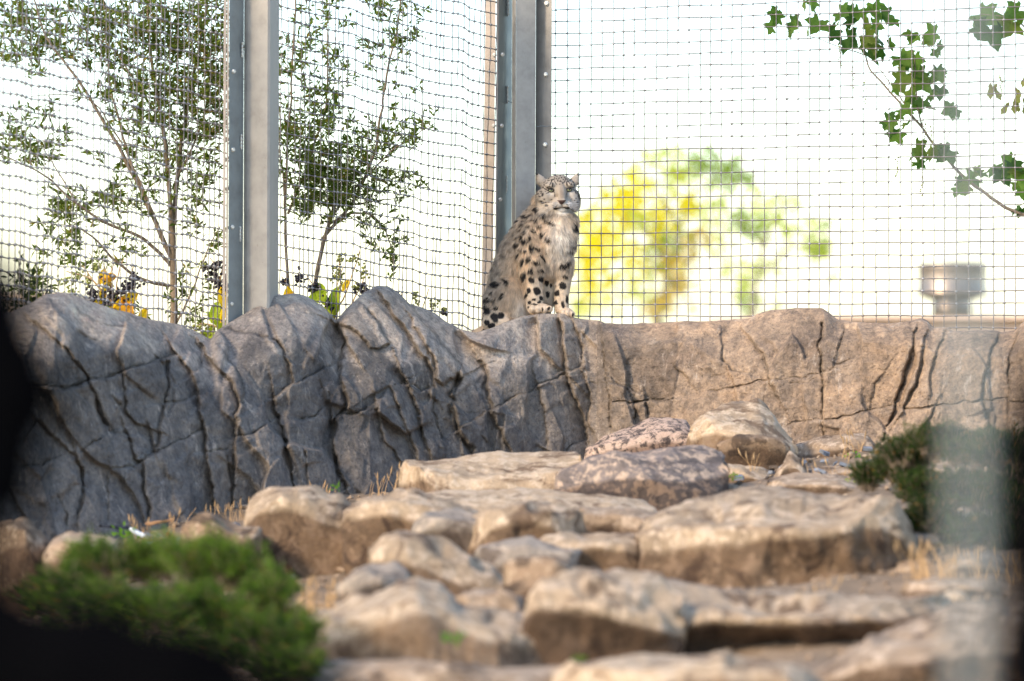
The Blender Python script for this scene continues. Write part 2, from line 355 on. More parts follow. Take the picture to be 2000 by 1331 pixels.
def polydist(px, py, pl):
    best = np.full(px.shape, 1e9); sgn = np.zeros(px.shape)
    for (x0, y0), (x1, y1) in zip(pl[:-1], pl[1:]):
        dx, dy = x1-x0, y1-y0; L = dx*dx+dy*dy+1e-9
        t = np.clip(((px-x0)*dx+(py-y0)*dy)/L, 0, 1)
        ex, ey = px-(x0+t*dx), py-(y0+t*dy); d = np.hypot(ex, ey)
        s = np.sign(dx*ey-dy*ex); m = d < best
        best = np.where(m, d, best); sgn = np.where(m, s, sgn)
    return best, sgn
def build_wall(px0, px1, name, label, colr, lean, seed, tamp=1.0, rr_=62.0, dr_=.145):
    nu = int((px1-px0)/2.4); nf = 190
    u = np.linspace(px0, px1, nu)
    top = np.interp(u, TOP[:, 0], TOP[:, 1])
    k = np.array([.25, .5, .25]); tp = np.pad(top, 1, 'edge')
    top = np.convolve(tp, k, 'valid')
    yb = ybase(u); zb = gz((u-1000)/FPX*yb, yb)-.06; bot = HZ - zb*FPX/yb
    t = np.linspace(0, 1, nf)
    PX = np.repeat(u[:, None], nf, 1); PY = top[:, None]+(bot-top)[:, None]*t[None]
    s = PY-top[:, None]                       # px below the crest
    Yf = ywall(PX)+(ybase(PX)-ywall(PX))*np.clip(t[None], 0, 1)
    R = (np.interp(PX, [1060, 1150], [rr_, 62]) if dr_ > .2 else rr_)*(1+.45*vnoise(np.stack([PX/120, PX*0, PX*0], -1), seed)); q_ = 1-np.clip(s/R, 0, 1); dd2 = dr_*np.interp(PX, [850, 950, 1200], [1, .25, .25]) if dr_ > .2 else np.interp(PX, [1166, 1260], [.068, dr_]); Yf = Yf+dd2*(.72*q_**1.15+.28*(1-np.sqrt(np.clip(1-q_**2, 0, 1))))
    # facets: planes in leaning cells
    rs = np.random.default_rng(seed); nS = int((px1-px0)*450/7500)
    sx = rs.uniform(px0, px1, nS); sy = rs.uniform(540, 1080, nS); tx = rs.uniform(-.62, .62, nS)*tamp; ty = rs.uniform(-.34, .34, nS)*tamp; of = rs.uniform(-9, 9, nS)*tamp
    wx = PX+9*fbm(np.stack([PX/90, PY/90, PX*0+seed], -1), 3, seed); wy = PY+9*fbm(np.stack([PX/90, PY/90, PX*0+seed+9], -1), 3, seed)
    ac = np.zeros(PX.shape); wsum = np.zeros(PX.shape); D = []
    for i in range(nS):
        dx = (wx-sx[i])-lean*(wy-sy[i]); dy = wy-sy[i]
        D.append(np.sqrt((dx/1.0)**2+(dy/1.9)**2))
    D = np.array(D, dtype=np.float32); mn = D.min(0)
    for i in range(nS):
        wgt = np.exp(-(D[i]-mn)/.9)
        pl = of[i]+tx[i]*((PX-sx[i])-lean*(PY-sy[i]))+ty[i]*(PY-sy[i])
        ac += wgt*pl; wsum += wgt
    d = ac/wsum*.85
    # smaller chips inside the blocks
    g2 = 46.0; ix = np.floor(wx/g2); iy = np.floor(wy/(g2*1.3)); best = np.full(PX.shape, 1e9); sm_ = np.zeros(PX.shape); sw = np.zeros(PX.shape)
    for ax in (-1, 0, 1):
        for ay in (-1, 0, 1):
            cx_, cy_ = (ix+ax).astype(np.int64), (iy+ay).astype(np.int64)
            h1, h2, h3, h4, h5 = [_hash(cx_, cy_, cx_*0+q_, seed+q_) for q_ in range(5)]
            qx, qy = (cx_+h1)*g2, (cy_+h2)*g2*1.3
            dd_ = np.hypot(wx-qx, (wy-qy)/1.3); wgt = np.exp(-dd_/2.0)+1e-30
            sm_ += wgt*((h3-.5)*5+(h4-.5)*.42*(PX-qx)+(h5-.5)*.3*(PY-qy)); sw += wgt
    d += sm_/sw*tamp
    crk = np.zeros(PX.shape); jx = PX+3.4*fbm(np.stack([PX/18, PY/18, PX*0], -1), 3, 5); jy = PY+3.4*fbm(np.stack([PX/18, PY/18, PX*0+3], -1), 3, 6)
    wv_ = .75+.45*vnoise(np.stack([PX/38, PY/38, PX*0+8], -1), 4)
    for pl, wd, dp, st in cr:
        if pl[:, 0].max() < px0-60 or pl[:, 0].min() > px1+60: continue
        m = (pl[:, 0].min()-70 < PX)*(PX < pl[:, 0].max()+70)*(PY > pl[:, 1].min()-70)*(PY < pl[:, 1].max()+70)
        if not m.any(): continue
        di, sg = polydist(jx[m], jy[m], pl)
        d[m] += -dp*1.15*np.exp(-(di/(wd*.42*wv_[m]))**2)*wv_[m] - 2.2*np.exp(-di/(wd*1.4)) + 1.15*st*sg*(1-np.exp(-di/1.5))*np.exp(-di/34)
        crk[m] = np.maximum(crk[m], np.exp(-(di/(wd*.5))**2))
    d += 2.2*fbm(np.stack([PX/60, PY/75, PX*0], -1), 3, seed+1)+2.0*fbm(np.stack([PX/14, PY/20, PX*0], -1), 4, seed+2)
    d += 1.2*np.abs(fbm(np.stack([PX/30, PY/90, PX*0], -1), 3, seed+4))
    fade = np.clip(s/16, .25, 1)*(np.clip((1180-PX)/34, 0, 1) if dr_ > .2 else np.clip((PX-1164)/30, 0, 1)); d = d*fade
    Yf = Yf-d*.00205
    V = P(PX, PY, Yf)
    # crest rolls over to the back
    nb = 26; tb = np.linspace(0, 1, nb+1)[1:]
    crest = V[:, 0]; back = []
    for q in tb:
        zz = crest[:, 2]+.018*np.sin(min(q*2, 1)*math.pi*.5)*0 - .9*max(0, q-.72)**1.3 - .012*q
        yy = crest[:, 1]+.62*min(q, .8)/.8
        xx = crest[:, 0]*(yy/crest[:, 1])
        nn = .007*fbm(np.stack([xx*12, yy*12, yy*0], -1), 3, 8)*min(1, q*6)
        back.append(np.stack([xx, yy, zz+nn-.0*q], -1))
    back = np.stack(back[::-1], 1)
    VV = np.concatenate([back, V], 1)
    base = np.array(colr)[None, None]*np.ones(VV.shape)
    bl = (np.clip((u-1040)/140, 0, 1) if dr_ > .2 else np.clip(1-(u-1150)/190, 0, 1))[:, None, None]
    base = base*(1-bl)+np.array((.215, .175, .142))*bl
    c2 = np.zeros(VV.shape[:2]); c2[:, nb:] = crk
    tone = np.take(rs.uniform(.82, 1.2, nS), D.argmin(0)); t2 = np.ones(VV.shape[:2]); t2[:, nb:] = tone
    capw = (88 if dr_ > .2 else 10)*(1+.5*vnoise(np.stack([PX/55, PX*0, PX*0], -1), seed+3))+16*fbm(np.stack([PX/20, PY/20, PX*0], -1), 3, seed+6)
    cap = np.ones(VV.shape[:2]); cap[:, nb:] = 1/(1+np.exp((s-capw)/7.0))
    base = base*t2[..., None]*(1+cap[..., None]*np.array((1.45, 1.35, 1.22))*((1-.75*bl) if dr_ > .2 else .30))  # crest painted paler and warmer, standing in for sunlight on the top zone
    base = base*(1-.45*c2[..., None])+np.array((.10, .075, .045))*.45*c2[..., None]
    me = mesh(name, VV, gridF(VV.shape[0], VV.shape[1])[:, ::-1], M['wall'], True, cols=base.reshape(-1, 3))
    o = link(name, me); tag(o, label, 'rock wall')
    return o
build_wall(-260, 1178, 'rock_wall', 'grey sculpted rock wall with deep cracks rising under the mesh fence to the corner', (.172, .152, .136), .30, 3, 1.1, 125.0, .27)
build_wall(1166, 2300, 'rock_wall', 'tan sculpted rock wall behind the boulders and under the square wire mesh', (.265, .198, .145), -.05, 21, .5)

# ------------------------------------------------------------------ boulders
LAST = []
def loft(st, Y, dep, seed, amp=.016, bulge=.03):
    st = np.array(st, float); mx_ = st[:, 0].mean(); st[:, 0] = mx_+(st[:, 0]-mx_)*1.07; x = st[:, 0]
    n = max(14, int((x[-1]-x[0])/5)); u = np.linspace(x[0], x[-1], n)
    bk, fr, bt = [np.interp(u, x, st[:, k]) for k in (1, 2, 3)]
    for a in (bk, fr, bt): a[1:-1] = .25*a[:-2]+.5*a[1:-1]+.25*a[2:]
    gpx = HZ - (gz((u-1000)/FPX*Y, Y)-.10)*FPX/Y
    bt = np.maximum(bt, gpx)
    e = np.sqrt(np.clip(1-(np.abs(np.linspace(-1, 1, n)))**7, .0, 1))          # plan rounding at the ends
    rows = []; k1, k2, k3 = 12, 9, 8
    for q in np.linspace(0, 1, k1, endpoint=False):      # bottom to front crest
        rows.append((bt+(fr-bt)*q, -bulge*np.sin(q*math.pi)*e+ (1-e)*dep*.5 + .02*(1-q)*0))
    for q in np.linspace(0, 1, k2, endpoint=False):      # top
        rows.append((fr+(bk-fr)*q, q*dep*e+(1-e)*dep*.5))
    for q in np.linspace(0, 1, k3):                      # back
        rows.append((bk+(bt-bk)*q, dep*e+(1-e)*dep*.5+.03*np.sin(q*math.pi)))
    PYs = np.array([r[0] for r in rows]); DY = np.array([r[1] for r in rows])
    # ring smoothing (rounded but still readable edges)
    for _ in range(1):
        PYs[1:-1] = .25*PYs[:-2]+.5*PYs[1:-1]+.25*PYs[2:]; DY[1:-1] = .25*DY[:-2]+.5*DY[1:-1]+.25*DY[2:]
    V = P(np.repeat(u[None], len(rows), 0), PYs, Y+DY)
    cen = V.mean((0, 1)); nrm = V-cen; nrm[..., 0] *= .4; nrm /= np.linalg.norm(nrm, axis=-1)[..., None]+1e-6
    q = V*1.0+seed*3.7
    # chipped facets: cell-wise offsets
    rs = np.random.default_rng(seed); nS = 26; c = cen+rs.uniform(-1, 1, (nS, 3))*(V.reshape(-1, 3).max(0)-V.reshape(-1, 3).min(0))*.6
    wq = V+.03*np.stack([fbm(q*9, 2, 1), fbm(q*9, 2, 2), fbm(q*9, 2, 3)], -1)
    D = np.linalg.norm(wq[:, :, None]-c[None, None], axis=-1); W = np.exp(-(D-D.min(-1, keepdims=True))/.012)
    pl = rs.uniform(-1, 1, nS)*amp*.9; tl = rs.uniform(-1, 1, (nS, 3))*.16
    fac = (W*(pl+((wq[:, :, None]-c[None, None])*tl).sum(-1))).sum(-1)/W.sum(-1)
    V = V+nrm*(fac+amp*.7*fbm(q*5, 4, seed)+amp*.28*fbm(q*26, 3, seed+5))[..., None]
    ext = (V.reshape(-1, 3).max(0)-V.reshape(-1, 3).min(0))/2
    Q = (V-cen)/ext
    for _ in range(17):
        nn = rs.normal(size=3); nn[1] -= .5; nn[2] = nn[2]*.8+.15; nn /= np.linalg.norm(nn)
        pr_ = Q@nn; hmax = np.quantile(pr_, .995); h_ = hmax*rs.uniform(.82, .96)
        Q = Q-nn*np.clip(pr_-h_, 0, None)[..., None]*.9
    Q[..., 2] *= 1.04
    V = Q*ext+cen
    V = V+nrm*(amp*.34*fbm(q*14, 4, seed+2)+amp*.17*fbm(q*40, 3, seed+5))[..., None]
    ends = [V[:, 0].mean(0), V[:, -1].mean(0)]; R, n = V.shape[:2]
    Vf = V.transpose(1, 0, 2).reshape(-1, 3)             # u major
    F = gridF(n, R)
    Vf = np.concatenate([Vf, ends]); a, b = n*R, n*R+1
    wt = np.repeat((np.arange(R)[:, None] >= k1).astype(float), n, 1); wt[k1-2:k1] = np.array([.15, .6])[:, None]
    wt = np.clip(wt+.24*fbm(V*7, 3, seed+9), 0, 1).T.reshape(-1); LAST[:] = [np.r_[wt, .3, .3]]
    T = [[a, i+1, i, i] for i in range(R-1)]+[[b, (n-1)*R+i, (n-1)*R+i+1, (n-1)*R+i+1] for i in range(R-1)]
    F = [tuple(f) for f in F]+[(t[0], t[1], t[2]) for t in T]
    return Vf, F
BIG = []
SHORT = {1:'long pale layered slab', 2:'purple grey mottled boulder', 3:'speckled leaning boulder', 4:'tall pale block', 44:'rusty brown face', 5:'low wavy slab', 6:'small cream boulder', 7:'pointed upright stone', 8:'thin cream slab', 9:'pinkish ledge stone', 10:'low rounded stone',
 11:'blocky tan boulder', 12:'orange brown stone', 13:'brown faced wide boulder', 14:'thin flat cream slab', 15:'square-faced grey stone', 16:'triangular grey boulder', 17:'orange tan rounded stone', 18:'low ochre stone', 19:'huge long boulder', 20:'squat brown boulder',
 21:'pale grey rounded stone', 22:'small reddish stone', 23:'dark grey and brown stone', 24:'broad sloping boulder', 25:'flat tan stone', 26:'knob-ended boulder', 27:'very long dark-fronted boulder', 28:'pinkish sloping slab', 29:'flat pale grey slab', 30:'brown edged thin slab', 31:'tan bottom slab', 32:'mottled peach stone', 33:'low flat stone', 34:'blurred grey boulder', 35:'low ledge stone', 36:'white stone'}
def near_label(px, Y, pre):
    d, lb, bx, bY = min((abs(px-b[1])/FPX*Y*1.0+abs(Y-b[2])*.6, b[0], b[1], b[2]) for b in BIG)
    lb = ' '.join(lb.split()[:6]); rel = 'in front of' if Y < bY-.25 else 'behind' if Y > bY+.25 else 'beside'
    return pre+' '+rel+' the '+lb
def rock(mat, label, st, Y, dep, seed, name='boulder', cat='boulder', group='boulders strewn below the rock walls', amp=.016, bulge=-.03):
    V, F = loft(st, Y, dep, seed, amp, bulge)
    c = V.mean(0); c[2] = V[:, 2].min(); BIG.append((SHORT.get(seed, label), st[len(st)//2][0], Y))
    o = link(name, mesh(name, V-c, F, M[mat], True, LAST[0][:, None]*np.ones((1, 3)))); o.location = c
    return tag(o, label, cat, group)
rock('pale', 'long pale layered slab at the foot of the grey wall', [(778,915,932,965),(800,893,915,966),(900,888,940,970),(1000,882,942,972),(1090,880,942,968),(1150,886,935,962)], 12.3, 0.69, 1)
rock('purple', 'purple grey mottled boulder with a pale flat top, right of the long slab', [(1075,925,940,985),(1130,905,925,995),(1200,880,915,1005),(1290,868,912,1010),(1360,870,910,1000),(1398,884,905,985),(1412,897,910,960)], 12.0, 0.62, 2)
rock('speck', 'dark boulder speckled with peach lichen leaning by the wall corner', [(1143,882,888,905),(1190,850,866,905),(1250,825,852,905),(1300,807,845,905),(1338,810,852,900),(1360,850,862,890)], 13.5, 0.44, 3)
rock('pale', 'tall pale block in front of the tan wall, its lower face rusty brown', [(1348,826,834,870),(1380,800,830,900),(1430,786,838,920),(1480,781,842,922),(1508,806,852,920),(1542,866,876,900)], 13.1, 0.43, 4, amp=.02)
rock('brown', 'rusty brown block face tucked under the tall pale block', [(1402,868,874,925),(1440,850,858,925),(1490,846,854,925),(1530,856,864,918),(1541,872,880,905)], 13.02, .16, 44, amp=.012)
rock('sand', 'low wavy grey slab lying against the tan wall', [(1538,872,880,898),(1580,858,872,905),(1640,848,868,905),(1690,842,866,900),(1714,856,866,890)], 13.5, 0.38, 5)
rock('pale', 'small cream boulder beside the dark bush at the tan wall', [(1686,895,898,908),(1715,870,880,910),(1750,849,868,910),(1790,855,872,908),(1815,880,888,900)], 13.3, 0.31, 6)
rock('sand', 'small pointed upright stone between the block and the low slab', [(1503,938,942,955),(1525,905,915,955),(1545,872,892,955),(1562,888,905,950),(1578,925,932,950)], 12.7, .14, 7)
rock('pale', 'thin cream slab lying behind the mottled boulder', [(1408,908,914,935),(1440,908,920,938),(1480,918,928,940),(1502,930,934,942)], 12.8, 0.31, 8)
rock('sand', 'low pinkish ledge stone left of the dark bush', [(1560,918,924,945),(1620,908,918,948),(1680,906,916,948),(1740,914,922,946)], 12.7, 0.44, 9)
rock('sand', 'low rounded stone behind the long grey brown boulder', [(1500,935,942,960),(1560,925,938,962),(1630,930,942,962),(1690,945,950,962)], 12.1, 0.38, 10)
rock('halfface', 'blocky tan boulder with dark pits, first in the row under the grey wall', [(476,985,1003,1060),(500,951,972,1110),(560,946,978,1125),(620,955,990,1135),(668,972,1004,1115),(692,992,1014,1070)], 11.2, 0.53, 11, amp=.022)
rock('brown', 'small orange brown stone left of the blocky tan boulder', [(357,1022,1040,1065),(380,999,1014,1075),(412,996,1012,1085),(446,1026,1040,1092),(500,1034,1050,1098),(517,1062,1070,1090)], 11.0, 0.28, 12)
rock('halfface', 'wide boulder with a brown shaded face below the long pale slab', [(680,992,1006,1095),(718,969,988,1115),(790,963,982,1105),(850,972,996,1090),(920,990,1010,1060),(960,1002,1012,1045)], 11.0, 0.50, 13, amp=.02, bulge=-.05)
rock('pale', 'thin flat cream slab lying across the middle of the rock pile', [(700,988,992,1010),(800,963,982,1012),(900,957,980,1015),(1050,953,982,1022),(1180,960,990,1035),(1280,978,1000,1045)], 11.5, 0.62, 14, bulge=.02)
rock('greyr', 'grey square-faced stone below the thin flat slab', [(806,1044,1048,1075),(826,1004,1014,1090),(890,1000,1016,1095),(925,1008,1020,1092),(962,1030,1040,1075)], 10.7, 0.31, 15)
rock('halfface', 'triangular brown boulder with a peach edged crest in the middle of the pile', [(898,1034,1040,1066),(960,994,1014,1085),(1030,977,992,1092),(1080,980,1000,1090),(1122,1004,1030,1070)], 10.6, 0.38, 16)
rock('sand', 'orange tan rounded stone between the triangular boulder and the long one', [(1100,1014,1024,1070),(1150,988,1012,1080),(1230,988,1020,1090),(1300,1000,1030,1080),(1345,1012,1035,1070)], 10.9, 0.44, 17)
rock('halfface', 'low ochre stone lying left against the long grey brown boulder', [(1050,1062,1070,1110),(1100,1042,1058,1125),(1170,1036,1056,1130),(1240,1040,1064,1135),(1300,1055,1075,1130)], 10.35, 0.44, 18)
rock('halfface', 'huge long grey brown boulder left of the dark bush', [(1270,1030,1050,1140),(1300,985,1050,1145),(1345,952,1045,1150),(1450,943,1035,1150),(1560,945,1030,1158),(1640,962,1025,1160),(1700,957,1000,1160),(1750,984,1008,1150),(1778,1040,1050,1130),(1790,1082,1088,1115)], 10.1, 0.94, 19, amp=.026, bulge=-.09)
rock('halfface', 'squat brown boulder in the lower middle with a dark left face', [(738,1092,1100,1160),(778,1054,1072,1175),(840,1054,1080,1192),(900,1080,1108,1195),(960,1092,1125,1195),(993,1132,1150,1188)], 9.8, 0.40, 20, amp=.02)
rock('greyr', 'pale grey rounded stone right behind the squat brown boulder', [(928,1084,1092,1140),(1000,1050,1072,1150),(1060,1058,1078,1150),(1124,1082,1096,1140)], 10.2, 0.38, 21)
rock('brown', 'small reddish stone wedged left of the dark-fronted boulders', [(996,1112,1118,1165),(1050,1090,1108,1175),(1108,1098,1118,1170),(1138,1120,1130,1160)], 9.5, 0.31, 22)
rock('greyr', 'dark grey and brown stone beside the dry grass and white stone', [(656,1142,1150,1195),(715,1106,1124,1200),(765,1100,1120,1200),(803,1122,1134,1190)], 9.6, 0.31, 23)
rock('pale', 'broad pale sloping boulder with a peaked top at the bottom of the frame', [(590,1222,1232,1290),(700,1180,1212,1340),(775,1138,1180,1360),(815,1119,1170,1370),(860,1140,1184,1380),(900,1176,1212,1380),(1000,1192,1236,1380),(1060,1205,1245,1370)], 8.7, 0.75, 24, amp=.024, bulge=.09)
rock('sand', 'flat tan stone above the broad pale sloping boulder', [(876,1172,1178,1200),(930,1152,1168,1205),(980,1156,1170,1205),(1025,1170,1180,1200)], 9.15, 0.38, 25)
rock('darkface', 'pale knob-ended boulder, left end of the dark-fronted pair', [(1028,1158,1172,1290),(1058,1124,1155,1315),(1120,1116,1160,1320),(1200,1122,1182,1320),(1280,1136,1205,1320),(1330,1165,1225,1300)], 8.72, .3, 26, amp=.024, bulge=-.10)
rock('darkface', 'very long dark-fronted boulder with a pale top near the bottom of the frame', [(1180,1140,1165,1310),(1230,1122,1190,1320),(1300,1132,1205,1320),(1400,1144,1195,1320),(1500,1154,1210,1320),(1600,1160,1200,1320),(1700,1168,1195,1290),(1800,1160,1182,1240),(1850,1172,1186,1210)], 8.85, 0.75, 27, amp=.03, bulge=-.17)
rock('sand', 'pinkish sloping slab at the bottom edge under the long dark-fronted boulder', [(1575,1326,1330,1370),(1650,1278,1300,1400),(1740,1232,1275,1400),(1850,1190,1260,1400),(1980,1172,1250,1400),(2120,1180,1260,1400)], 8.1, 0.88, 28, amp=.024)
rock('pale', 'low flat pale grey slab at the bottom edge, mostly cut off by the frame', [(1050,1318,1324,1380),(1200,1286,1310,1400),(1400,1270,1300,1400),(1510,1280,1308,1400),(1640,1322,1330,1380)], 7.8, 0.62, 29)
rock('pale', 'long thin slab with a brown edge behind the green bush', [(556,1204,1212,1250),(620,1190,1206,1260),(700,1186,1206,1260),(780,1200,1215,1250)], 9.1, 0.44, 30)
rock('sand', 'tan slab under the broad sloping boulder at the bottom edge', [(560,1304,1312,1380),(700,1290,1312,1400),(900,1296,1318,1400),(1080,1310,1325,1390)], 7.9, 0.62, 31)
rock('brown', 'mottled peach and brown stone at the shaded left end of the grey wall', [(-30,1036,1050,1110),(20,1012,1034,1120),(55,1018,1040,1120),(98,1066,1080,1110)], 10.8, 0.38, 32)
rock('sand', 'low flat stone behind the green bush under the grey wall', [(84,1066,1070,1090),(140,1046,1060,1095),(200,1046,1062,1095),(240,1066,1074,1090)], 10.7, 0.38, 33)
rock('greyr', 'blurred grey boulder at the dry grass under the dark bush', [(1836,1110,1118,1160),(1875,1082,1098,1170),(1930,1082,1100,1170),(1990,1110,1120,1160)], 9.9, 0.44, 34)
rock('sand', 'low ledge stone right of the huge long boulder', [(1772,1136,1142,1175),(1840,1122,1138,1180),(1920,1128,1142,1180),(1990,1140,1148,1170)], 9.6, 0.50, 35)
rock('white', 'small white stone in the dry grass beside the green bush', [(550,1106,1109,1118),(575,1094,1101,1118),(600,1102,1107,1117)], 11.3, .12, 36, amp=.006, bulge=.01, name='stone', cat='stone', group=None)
# filler rubble so that no bare soil shows between the boulders
k = 0
for i in range(90):
    yy = RNG.uniform(7.6, 13.6); px = RNG.uniform(520, 1950); X = (px-1000)/FPX*yy
    gy = HZ-gz(X, yy)*FPX/yy; s_ = RNG.uniform(22, 62)*13/yy
    if px < 760 and yy > 12: continue
    up = RNG.uniform(.35, .6)*s_*.7
    V, F = loft([(px-s_*.6, gy-up*.3, gy-up*.2, gy+12), (px-s_*.25, gy-up, gy-up*.6, gy+14), (px+s_*.2, gy-up*.9, gy-up*.6, gy+14), (px+s_*.6, gy-up*.2, gy-up*.1, gy+12)], yy, s_*.0022, 100+i, .012, .01)
    c = V.mean(0); c[2] = V[:, 2].min()
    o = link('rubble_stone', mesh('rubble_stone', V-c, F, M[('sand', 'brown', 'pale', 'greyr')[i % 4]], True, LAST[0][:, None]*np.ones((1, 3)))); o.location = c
    tag(o, near_label(px, yy, ('small tan', 'small brown', 'small cream', 'small grey')[i % 4]+' rubble stone'), 'stone', 'rubble stones between the boulders')
# gravel between the boulders
n = 5200; gx = RNG.uniform(-1.6, 2.1, n); gy_ = RNG.uniform(7.4, 14.2, n); rr = RNG.uniform(.004, .014, n)*RNG.uniform(.6, 1.5, n)
C = np.stack([gx, gy_, gz(gx, gy_)+.018*fbm(np.stack([gx*3, gy_*3, gx*0], -1), 4, 3)+rr*.3], -1)
V, F = spheres(C, np.stack([rr*RNG.uniform(.8, 1.4, n), rr*RNG.uniform(.8, 1.4, n), rr*RNG.uniform(.4, .8, n)], -1), 1)
V = V+.003*np.stack([vnoise(V*160, 1), vnoise(V*160, 2), vnoise(V*160, 3)], -1)
o = link('gravel', mesh('gravel', V, F, M['sand'], False, np.ones((len(V), 3)))); o['kind'] = 'stuff'
# slate chips
def chip(px, py, s, Y, rot, tilt, seed, mat, label, group):
    rs = np.random.default_rng(seed); n = 6; a = np.sort(rs.uniform(0, 2*np.pi, n)); r = s*rs.uniform(.6, 1.1, n)*.00205
    lo = np.stack([np.cos(a)*r, np.sin(a)*r*.7, 0*a], -1); hi = lo*.9+np.array([0, 0, .012])
    V = np.concatenate([lo, hi]); F = [tuple(range(n))[::-1], tuple(range(n, 2*n))]+[(i, (i+1) % n, n+(i+1) % n, n+i) for i in range(n)]
    me = mesh('slate_chip', V, F, M[mat]); o = link('slate_chip', me); o.location = P(px, py, Y)
    o.location.z = max(o.location.z, float(gz(o.location.x, Y))+.005)
    o.rotation_euler = (tilt, rs.uniform(-.4, .4), rot); tag(o, label, 'slate chip', group)
for i in range(56):
    if i < 28:
        px = RNG.uniform(185, 500); Y = 12.35+(px-100)/560*1.25-RNG.uniform(.15, .9); grp = 'slate chips under the grey wall'; lb = 'x'
    else:
        px = RNG.uniform(1410, 1720); Y = RNG.uniform(12.5, 13.7); grp = 'slate chips under the tan wall'; lb = 'x'
    X = (px-1000)/FPX*Y; py = HZ-(gz(X, Y)+.02)*FPX/Y
    s_ = RNG.uniform(7, 17); k_ = ('tiny', 'small', 'broad')[min(2, int((s_-7)/3.4))]
    lb = near_label(px, Y, k_+(' blue grey' if i % 6 else ' pale')+' slate chip '+('at the grey wall' if i < 28 else 'under the tan wall')+',')
    chip(px, py, s_, Y, RNG.uniform(0, 6), RNG.uniform(.1, .8), i, 'slate' if i % 6 else 'greyr', lb, grp)

# ------------------------------------------------------------------ leaves and plants
def leaves(C, D, L, W_, N=None, fold=.15):
    """slender pointed leaves: centre base C, direction D, length L, width W"""
    n = len(C); D = D/np.linalg.norm(D, axis=1)[:, None]
    if N is None:
        N = RNG.normal(size=(n, 3)); N[:, 1] -= .8
    S = np.cross(D, N); S /= np.linalg.norm(S, axis=1)[:, None]+1e-9; N = np.cross(S, D)
    L = L[:, None]; W_ = W_[:, None]
    p0 = C; p1 = C+D*L*.45+S*W_*.5+N*W_*fold; p2 = C+D*L-N*L*.1; p3 = C+D*L*.45-S*W_*.5+N*W_*fold
    V = np.stack([p0, p1, p2, p3], 1).reshape(-1, 3)
    F = np.arange(n*4).reshape(n, 4)
    return V, F
def crown_from(clusters, Y, ysp, n_tw, Lr, Wr, colA, colB, colC=None, upbias=.6, leaf_per=11):
    tw = []; C = []; D = []; 
    for cx, cy, rx, ry, dens in clusters:
        for _ in range(max(2, int(n_tw*dens*rx*ry/2500))):
            a = RNG.uniform(0, 2*np.pi); r = np.sqrt(RNG.uniform())
            x, y = cx+math.cos(a)*r*rx, cy+math.sin(a)*r*ry; yy = Y+RNG.uniform(-1, 1)*ysp
            p = P(x, y, yy); d = np.array([RNG.normal()*.6, RNG.normal()*.35, RNG.uniform(-.4, 1)*upbias+.15]); d /= np.linalg.norm(d)
            ln = RNG.uniform(.05, .11)*Y/15
            q = [p+d*ln*t+np.array([0, 0, -.02*t*t]) for t in np.linspace(0, 1, 4)]; tw.append(tube(q, np.linspace(.0014, .0006, 4)*Y/15, 3))
            for j in range(leaf_per):
                t = RNG.uniform(.05, 1); C.append(p+d*ln*t); D.append(d*.7+RNG.normal(size=3)*.65)
    C = np.array(C); D = np.array(D); n = len(C)
    V, F = leaves(C, D, RNG.uniform(*Lr, n), RNG.uniform(*Wr, n))
    t = RNG.uniform(0, 1, n)[:, None]; c = np.array(colA)*(1-t)+np.array(colB)*t
    if colC is not None:
        m = RNG.uniform(size=n) < .06; c[m] = colC
    return V, F, np.repeat(c, 4, 0), tw
def limb(pts, Y, r0, r1, yo=0.0, n=None):
    pts = resample([(x, y) for x, y in pts], n or max(8, len(pts)*5)); k = len(pts)
    yy = Y+yo*np.linspace(0, 1, k)
    V = P(pts[:, 0], pts[:, 1], yy); V += .004*np.stack([vnoise(V*20, 1), vnoise(V*20, 2), vnoise(V*20, 3)], -1)
    return tube(V, np.linspace(r0, r1, k), 7)
def bush_tree(loc, label, trunk, limbs, clusters, Y, ntw, name='narrow_leaved_tree'):
    r = empty(name, loc, label, 'tree', 'narrow leaved trees behind the mesh fence')
    V, F = limb(*trunk); child('trunk', V, F, M['bark'], r, True)
    V, F, c, tw = crown_from(clusters, Y, .22, ntw, (.022, .046), (.008, .014), (.06, .10, .014), (.18, .22, .035), (.22, .17, .03))
    child('crown', V, F, M['leaf'], r, False, c)
    V, F = joinVF([limb(*l) for l in limbs]+tw); t = child('twigs', V, F, M['bark'], r, True)
    return r
YT = 14.5
